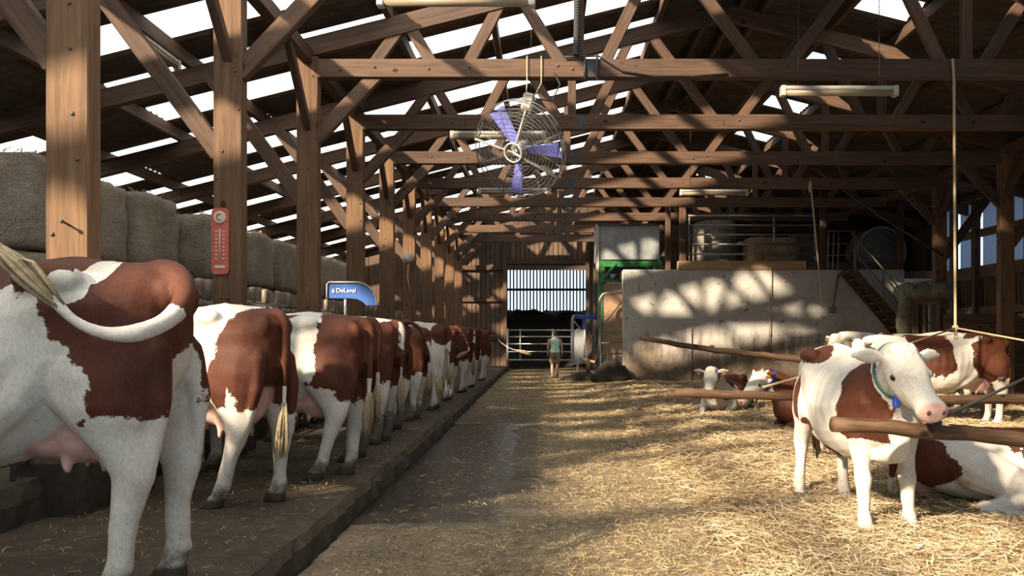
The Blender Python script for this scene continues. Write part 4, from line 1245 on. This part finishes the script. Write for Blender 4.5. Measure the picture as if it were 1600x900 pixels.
# round top gate before the hopper
rg = thing('bent_tube_gate', 'tall steel gate with a rounded top corner beside the concrete wall', 'gate', px(955,597,26.0))
G = lambda u, v: px(u, v, 26.0)
MB().tube([G(937,590),G(937,475),G(938,466),G(942,460),G(949,458),G(974,458)], .045, 8).build('frame', M['steel'], rg, smooth=True)
for v in (519,536,553,566): MB().tube([G(938,v),G(974,v)], .025, 8).build('rail', M['rusty_steel'], rg, smooth=True)
MB().tube([G(943,508),G(973,470)], .022, 8).build('diagonal', M['steel'], rg, smooth=True)
# blue topped panel gate
bg_ = thing('panel_gate', 'galvanised panel gate with a blue top arm beside the walking person', 'gate', px(905,572,27.6))
G = lambda u, v: px(u, v, 27.6)
MB().tube([G(894,566),G(894,500),G(896,494),G(901,493)], .05, 8).build('frame', M['steel'], bg_, smooth=True)
MB().tube([G(914,568),G(914,495)], .045, 8).build('frame', M['steel'], bg_, smooth=True)
MB().prism([G(895,515),G(913,515),G(913,568),G(898,570),G(895,562)], (0,.05,0)).build('sheet', M['galv'], bg_)
MB().tube([G(896,501),G(907,514)], .03, 8).build('diagonal', M['steel'], bg_, smooth=True)
beam('blue_arm', G(897,494), G(933,497), .12, .14, M['blue_paint'], bg_); beam('blue_arm', G(912,497), G(912,514), .1, .12, M['blue_paint'], bg_, up=(0,1,0))
tag(MB().tube([px(907,560,27.3), px(930,566,26.9)], .05, 8).build('wooden_stake', M['pale_wood'], smooth=True), 'short pale stake leaning beside the panel gate', 'stake')
for i, (u, w_, v0, lab) in enumerate(((919,6,506,'straw caked timber post beside the panel gate'),(932,5,515,'thin straw caked post next to the bent tube gate'))):
    p0_, p1_ = px(u,598,26.4), px(u+1,v0,26.4)
    t = thing('yard_post', lab, 'post', p0_)
    beam('stake_shaft', p0_, p1_, w_*.021, w_*.021, M['pole_wood'], t, up=(0,1,0))
    MB().tube([p1_+Vector((0,-.12,-.3)), p1_+Vector((.12,-.14,-.5)), p1_+Vector((.08,-.14,-.9)), p1_+Vector((-.05,-.12,-1.1))], .05, 8).build('old_hose', M['dark_steel'], t, smooth=True)
for i, (u, v, y, sx_, sz_, lab) in enumerate(((912,592,26.2,.75,.28,'dark manure clump at the foot of the panel gate'),(955,594,25.35,.6,.7,'dark manure heap at the left foot of the concrete wall'))):
    c_ = px(u, v, y); rs2 = random.Random(i); mb = MB()
    from mathutils import noise as mn
    ring = []
    for k in range(7):
        th_ = k/6; r_ = math.cos(th_*math.pi/2*.98)
        ring.append([Vector((c_.x + sx_*r_*math.cos(a)*(1+.35*mn.noise(Vector((math.cos(a)*2,math.sin(a)*2,k*.5+i*9)))), y-.2 + .30*r_*math.sin(a), -.02 + sz_*math.sin(th_*math.pi/2)*(1+.4*mn.noise(Vector((math.cos(a)*3,math.sin(a)*3,k+i*5)))))) for a in np.linspace(0,2*math.pi,19)[:-1]])
    tag(mb.rings(ring).build('manure_heap', M['soil'], smooth=True), lab, 'heap')
# hay rack hatch with a tarpaulin roll, right
hr = thing('hay_hatch', 'barred wooden hay hatch with a ledge beside the plank partition', 'hatch', (9.6,20.6,0))
x0, x1 = px(1420,0,20.6).x, px(1468,0,20.6).x
for x_ in (x0+.06, x1-.06): beam('stile', (x_,20.6,0), (x_,20.6,2.45), .12, .12, M['plank_wood'], hr, up=(0,1,0))
beam('head', (x0,20.58,2.33), (x1,20.58,2.33), .12, .12, M['plank_wood'], hr)
for k in range(1,4): beam('hatch_bar', (x0+(x1-x0)*k/4,20.6,1.35), (x0+(x1-x0)*k/4,20.6,2.3), .075, .05, M['plank_wood'], hr, up=(0,1,0))
for k in range(4): beam('hatch_board', (x0+(x1-x0)*(k+.5)/4,20.62,0), (x0+(x1-x0)*(k+.5)/4,20.62,1.36), .18, .03, M['plank_wood'], hr, up=(0,1,0))
MB().box(x0+.06,x1-.06,21.1,21.14,0,2.3).build('hatch_back', M['dark_wood'], hr)
M['tarp'] = mat_plain('green_grey_tarp', (.16,.15,.11), .85, 0, .4, 12, .6)
tp_ = thing('tarpaulin_roll', 'greenish rolled tarpaulin draped over the hay hatch', 'tarpaulin', (x0,20.5,2.5))
pts = [Vector((x0-.25+ (x1-x0+.45)*k/9, 20.45+.04*math.sin(k*1.7), 2.58+.05*math.sin(k*2.1)+.03*k/9)) for k in range(10)]
MB().tube(pts, [(.30+.04*math.sin(k*1.3), .19+.03*math.sin(k*2.2)) for k in range(10)], 12).build('roll', M['tarp'], tp_, smooth=True)
fl = MB(); rr = []
for k in range(9):
    z = 2.6 - k*.18; w_ = .17 - .006*k
    rr.append([Vector((x0-.22 + .03*math.sin(k*1.1) + w_*math.cos(a)*(1+.25*math.sin(3*a+k)), 20.42 + .10*math.sin(a), z)) for a in np.linspace(0,2*math.pi,15)[:-1]])
fl.rings(rr).build('hanging_fold', M['tarp'], tp_, smooth=True)
# ------------------------------------------------------------------ the person walking away
def make_person():
    Yp = 28.2; Xp = .38
    W = T(Xp, Yp, 0) @ Matrix.Rotation(R(90), 4, 'Z')       # local +x = walking direction (away)
    t = thing('person', 'person in pale green sleeveless top and khaki shorts walking away down the aisle', 'person', (Xp, Yp, 0), R(90))
    b = MB()
    L = lambda pts, rad, n=12: b.tube(pts, rad, n)
    L([(0,0,.80),(0,0,.95),(.0,0,1.05),(.01,0,1.2),(.0,0,1.33),(-.005,0,1.40)], [(.15,.10),(.165,.115),(.13,.095),(.16,.11),(.165,.10),(.08,.07)], 16)
    L([(-.005,0,1.36),(.01,0,1.42),(.02,0,1.47)], [.06,.052,.055])
    b.ball((.03,0,1.55), (.095,.075,.115), 16, 12); b.ball((.075,0,1.50), (.055,.05,.06)); b.ball((.128,0,1.545), (.018,.014,.02))
    for s in (1,-1):
        b.ball((.02,s*.078,1.545), (.02,.012,.03), 8, 6)
        L([(0,s*.16,1.335),(-.01,s*.205,1.28),(-.02*s,s*.235,1.08),(.03-.02*s,s*.25,.86)], [.055,.05,.042,.028])
        hx, hy, hz = .035-.02*s, s*.252, .82
        b.ball((hx,hy,hz), (.035,.018,.045), 10, 8)
        for f_, (dx, ln) in enumerate(((-.026,.055),(-.009,.068),(.009,.072),(.026,.064))):
            b.tube([(hx+dx,hy,hz-.03),(hx+dx*1.1+.004,hy-s*.004,hz-.03-ln*.55),(hx+dx*1.1+.014,hy-s*.014,hz-.03-ln)], [.0095,.009,.0075], 7)
        b.tube([(hx+.028,hy,hz+.01),(hx+.052,hy-s*.008,hz-.02),(hx+.060,hy-s*.014,hz-.05)], [.011,.010,.008], 7)
    # left leg planted, right leg trailing, heel lifted
    L([(0,.085,.84),(.03,.09,.66),(.05,.09,.46),(.03,.09,.28),(.02,.09,.09)], [.085,.078,.055,.055,.037]); L([(-.03,.09,.05),(.05,.09,.045),(.16,.095,.03)], [.038,.042,.028])
    L([(0,-.085,.84),(-.02,-.09,.66),(-.02,-.085,.46),(-.14,-.08,.30),(-.24,-.08,.15)], [.085,.078,.055,.055,.037]); L([(-.28,-.08,.12),(-.22,-.08,.08),(-.15,-.08,.03)], [.036,.042,.03])
    me = remesh(b, .011, 3)
    body = link('body', me, M['skin'], t, W)
    # sleeveless top
    c = MB(); rr = []
    for z, hw, hd, x in ((.88,.178,.128,0),(.98,.172,.122,0),(1.08,.150,.112,0),(1.2,.172,.122,.008),(1.29,.178,.118,.0),(1.35,.150,.10,-.003),(1.395,.095,.082,-.005)):
        rr.append([Vector((x + hd*math.cos(a), hw*math.sin(a), z)) for a in np.linspace(0,2*math.pi,25)[:-1]])
    c.rings(rr, cap=False).build('sleeveless_top', M['mint'], t, W, smooth=True)
    s_ = MB()
    rr = [[Vector((hd*math.cos(a), hw*math.sin(a), z)) for a in np.linspace(0,2*math.pi,25)[:-1]] for z, hw, hd in ((.74,.188,.128),(.82,.186,.13),(.93,.176,.124))]
    s_.rings(rr, cap=True)
    s_.tube([(0,.088,.82),(.028,.094,.66),(.048,.095,.52)], [.102,.098,.098], 14); s_.tube([(0,-.088,.82),(-.02,-.094,.66),(-.022,-.092,.52)], [.102,.098,.098], 14)
    link('shorts', remesh(s_, .012, 3), M['khaki'], t, W)
    h = MB(); h.ball((.012,0,1.585), (.105,.086,.098), 16, 12); h.ball((-.03,0,1.53), (.065,.07,.07), 12, 8)
    h.build('hair', M['hair'], t, W, smooth=True)
    for x_, y_, z_, rot in ((.06,.093,.03,0),(-.205,-.08,.085,R(38))):
        Ms = W @ T(x_, y_, z_) @ Matrix.Rotation(rot, 4, 'Y')
        MB().ball((0,0,.012), (.135,.05,.05), 14, 8).build('shoe', M['shoe'], t, Ms, smooth=True)
    for s in (1,-1): MB().ball((.112, s*.03, 1.56), .011, 8, 6).build('eye', M['eye'], t, W, smooth=True)
    MB().ball((.115,0,1.495), (.012,.025,.007), 8, 5).build('mouth', M['nostril'], t, W, smooth=True)
M['skin'] = mat_plain('skin', (.50,.28,.18), .55, 0, .08, 8); M['mint'] = mat_plain('mint_cloth', (.50,.74,.64), .8, 0, .12, 10)
M['khaki'] = mat_plain('khaki_cloth', (.20,.16,.115), .85, 0, .15, 12); M['hair'] = mat_plain('dark_hair', (.018,.012,.009), .6, 0, .3, 30); M['shoe'] = mat_plain('shoe_grey', (.30,.26,.22), .7, 0, .2, 12)
make_person()

# ------------------------------------------------------------------ the herd
def rpatch(seed, cover=1.0):
    r = random.Random(seed); bl = []
    bl.append((1, (-.55+r.uniform(-.1,.1), 0, 1.22), (.55*cover, .6, .46)))
    bl.append((1, (.35+r.uniform(-.2,.2), .25, 1.15+r.uniform(-.1,.1)), (.5*cover,.4,.42)))
    bl.append((1, (.45+r.uniform(-.2,.2), -.25, 1.15+r.uniform(-.1,.1)), (.5*cover,.4,.42)))
    bl.append((1, (-.75, 0, .95), (.28,.5,.30)))
    for k in range(3):
        bl.append((-1, (r.uniform(-.7,.6), r.choice((-.3,.3)), r.uniform(.8,1.45)), (r.uniform(.12,.24), .25, r.uniform(.10,.22))))
    bl.append((-1, (0,0,.42), (1.4,.6,.30)))
    bl.append((-1, (0,0,1.52), (r.uniform(.3,.6),.12,.12)))
    return bl
GL = 'cows standing in a row at the feed fence'
def rowcow(label, Y, rumpX, s, blobs, head_deg=176, voxel=.03, seed=0, **kw):
    h = R(head_deg); c = Vector((rumpX + .90*s*abs(math.cos(h)), 0)) 
    x = rumpX - .90*s*abs(math.cos(h)) - .28*s*abs(math.sin(h)); y = Y + .9*s*math.sin(h)*.6
    return make_cow(label, (x, y, .20), h, s, blobs=blobs, voxel=voxel, seed=seed, group=GL, eyes=False, **kw)
# nearest cow, tail swung over its flank
s1 = 1.14; c1 = Vector((-2.84, 4.08, .20))
def loc1(u, v, Y):
    p = px(u, v, Y); return (-(p.x-c1.x)/s1, -(p.y-c1.y)/s1, (p.z-c1.z)/s1)
tail1 = [loc1(232,432,4.08), loc1(258,424,4.06), loc1(281,436,4.0), loc1(289,465,3.90), loc1(266,497,3.78), loc1(222,518,3.64), loc1(165,522,3.57), loc1(115,500,3.55), loc1(78,462,3.54)]
bl1 = [(1,(-.80,.15,1.20),(.46,.6,.40)), (1,(-.30,.1,1.45),(.55,.5,.17)), (1,(-.66,.2,.98),(.26,.5,.26)),
       (-1,(-.60,.2,1.42),(.05,.3,.075)), (-1,(-.53,.25,1.33),(.075,.25,.07)), (-1,(-.15,.3,1.10),(.30,.4,.24)), (-1,(-.40,.3,.90),(.24,.4,.22)), (-1,(-.70,.2,.55),(.4,.5,.24)), (-1,(-.86,0,.85),(.12,.16,.25)),
       (1,(-.17,.35,1.21),(.07,.2,.05))]
make_cow('big brown and white cow nearest the camera, tail swung over its flank', c1, R(180), s1, blobs=bl1, voxel=.013, seed=1, tail=tail1, group=GL, legs={'hl':(.05,.02),'hr':(-.06,-.02)}, switch=.30, eyes=False, tail_r=1.25, tail_white=.52, dirt=.6, udder=.75)
bl2 = [(1,(-.88,0,1.10),(.30,.6,.46)), (1,(-.62,.3,.88),(.09,.2,.20)), (-1,(-.2,.0,.5),(1.2,.6,.26)), (-1,(-.45,0,1.55),(.5,.4,.13)), (1,(.7,0,1.2),(.4,.5,.4))]
rowcow('white sided cow with brown rump, second in the row', 6.2, -1.88, 1.04, bl2, 157, .016, 2, legs={'hl':(.22,.03),'hr':(-.02,-.03)}, dirt=.62)
bl3 = [(1,(-.78,.1,1.15),(.40,.6,.50)), (1,(-.05,.1,1.2),(.42,.6,.5)), (-1,(-.44,.3,1.27),(.14,.4,.30)), (-1,(-.36,.3,1.0),(.24,.4,.18)), (-1,(-.3,.3,.62),(.5,.4,.24)), (-1,(-.2,0,1.50),(.35,.15,.06))]
rowcow('dark brown cow with a white blaze down its flank, third in the row', 7.4, -1.62, 1.02, bl3, 174, .018, 3, legs={'hl':(.18,.02)}, dirt=.7)
rowcow('brown cow with white back edge, fourth in the row', 8.42, -1.74, 1.03, rpatch(14), 172, .022, 4, dirt=1.05)
rowcow('white backed speckled cow, fifth in the row', 9.75, -1.72, 1.03, rpatch(5, .8) + [(-1,(-.3,0,1.48),(.6,.35,.16))], 170, .022, 5, dirt=1.15)
tl6 = [(-.80,0,1.39),(-.90,-.01,1.42),(-1.05,-.03,1.33),(-1.16,-.06,1.12),(-1.22,-.1,.85),(-1.25,-.12,.70)]
rowcow('deep brown cow with tail swung out, sixth in the row', 10.95, -1.80, 1.04, [(1,(-.4,0,1.15),(.9,.7,.6)),(-1,(0,0,.45),(1.4,.6,.30))], 172, .024, 6, tail=tl6, dirt=1.0, tail_white=.4)
rowcow('small brown cow with pale lower legs, seventh in the row', 12.3, -1.77, .98, [(1,(-.7,0,1.15),(.4,.6,.5)),(1,(.3,0,1.2),(.4,.6,.4))], 174, .026, 7, dirt=.9)
tl8 = [(-.80,0,1.39),(-.90,0,1.43),(-1.0,-.03,1.32),(-1.08,-.10,1.12),(-1.1,-.16,.98),(-1.06,-.05,.93)]
rowcow('mostly white cow with curled tail, eighth in the row', 14.0, -1.68, 1.03, [(1,(-.85,0,1.28),(.2,.4,.2))], 176, .026, 8, dirt=.62)
rowcow('brown and white cow, ninth in the row', 16.0, -1.68, 1.02, rpatch(9), 172, .03, 9, tail=tl8, dirt=.6)
rowcow('brown cow with white flank patches, tenth in the row', 18.2, -1.60, 1.02, rpatch(23), 172, .03, 10, dirt=.6)
rowcow('light brown cow with white legs, second to last in the row', 20.0, -1.58, 1.02, rpatch(11), 170, .032, 11, dirt=.3)
tl12 = [(-.80,0,1.39),(-.90,0,1.40),(-1.05,0,1.28),(-1.25,0,1.08),(-1.5,0,.92),(-1.75,0,.85)]
rowcow('light brown cow with tail stretched out, last of the row', 22.9, -1.52, 1.0, rpatch(12), 172, .034, 12, tail=tl12, dirt=.3, switch=.4)

# bedding side
blW = [(1,(.72,-.22,1.02),(.26,.30,.42)), (1,(-.40,-.20,1.42),(.24,.16,.15)), (1,(-.62,-.34,1.02),(.085,.15,.25)), (1,(-.36,-.36,.76),(.22,.2,.075)), (1,(.05,-.25,.58),(.20,.3,.06)),
       (1,(.62,.25,1.2),(.30,.3,.36)), (1,(1.0,-.28,1.33),(.07,.10,.11)), (-1,(.72,-.1,.62),(.4,.5,.14))]
make_cow('white cow with brown shoulder standing and facing the camera on the straw', (2.47, 6.42, .045), R(-90), .93, blobs=blW, voxel=.013, seed=31, head=((1.20,-.12,1.43), R(6), R(32), 0),
         legs={'fl':(.05,.04),'fr':(.06,-.0),'hl':(.06,.0),'hr':(-.10,-.06)}, collar=('collar_green',.70), dirt=.55)
bl = [(1,(-.62,0,1.15),(.42,.7,.52)), (1,(.35,0,1.15),(.42,.7,.5)), (-1,(-.10,.3,1.1),(.16,.4,.5)), (-1,(-.78,0,1.50),(.2,.3,.08)), (-1,(0,0,.42),(1.4,.6,.26))]
make_cow('brown and white cow standing behind the white one, rump to the right', (6.45, 12.9, .05), R(180), 1.0, blobs=bl, voxel=.022, seed=32, dirt=.25, eyes=False)
make_cow('white backed cow farthest behind, orange tag in its ear', (6.75, 14.5, .05), R(178), 1.02, blobs=rpatch(44, .8)+[(-1,(-.1,0,1.45),(.6,.4,.1))], voxel=.026, seed=33, dirt=.25, eartag=True, head=((1.46,0,1.36), R(30), R(50), 0))
make_cow('lying cow with raised white head beside another, farther from the camera', (3.45, 15.2, .04), R(-118), .95, pose='lie', blobs=[(1,(-.3,0,.7),(.9,.7,.6)),(-1,(.8,0,.4),(.4,.5,.36))], voxel=.02, seed=34, dirt=.2, eartag=True,
         head=((1.12,.0,.86), R(10), R(44), 0), roll=R(5), collar=('collar_blue',.8))
make_cow('lying brown cow with white head turned left behind the level pole', (4.42, 12.2, .04), R(184), .98, pose='lie', blobs=[(1,(.1,0,.45),(1.5,1.0,1.0))], voxel=.02, seed=35, dirt=.2,
         head=((1.22,.02,.90), R(14), R(40), 0), roll=R(-6), collar=('collar_blue',.8), eartag=True)
bl = [(1,(-.84,-.2,.42),(.22,.5,.24)), (1,(-.10,-.1,.78),(.42,.6,.22)), (1,(.2,-.3,.5),(.25,.5,.3)), (-1,(-.30,-.4,.45),(.22,.4,.25)), (1,(.8,0,.6),(.4,.5,.4))]
make_cow('white and brown cow lying on the straw at the right edge, rump to the left', (3.86, 6.75, .04), R(6), .97, pose='lie', blobs=bl, voxel=.015, seed=36, dirt=.2, roll=R(-5), switch=.2)
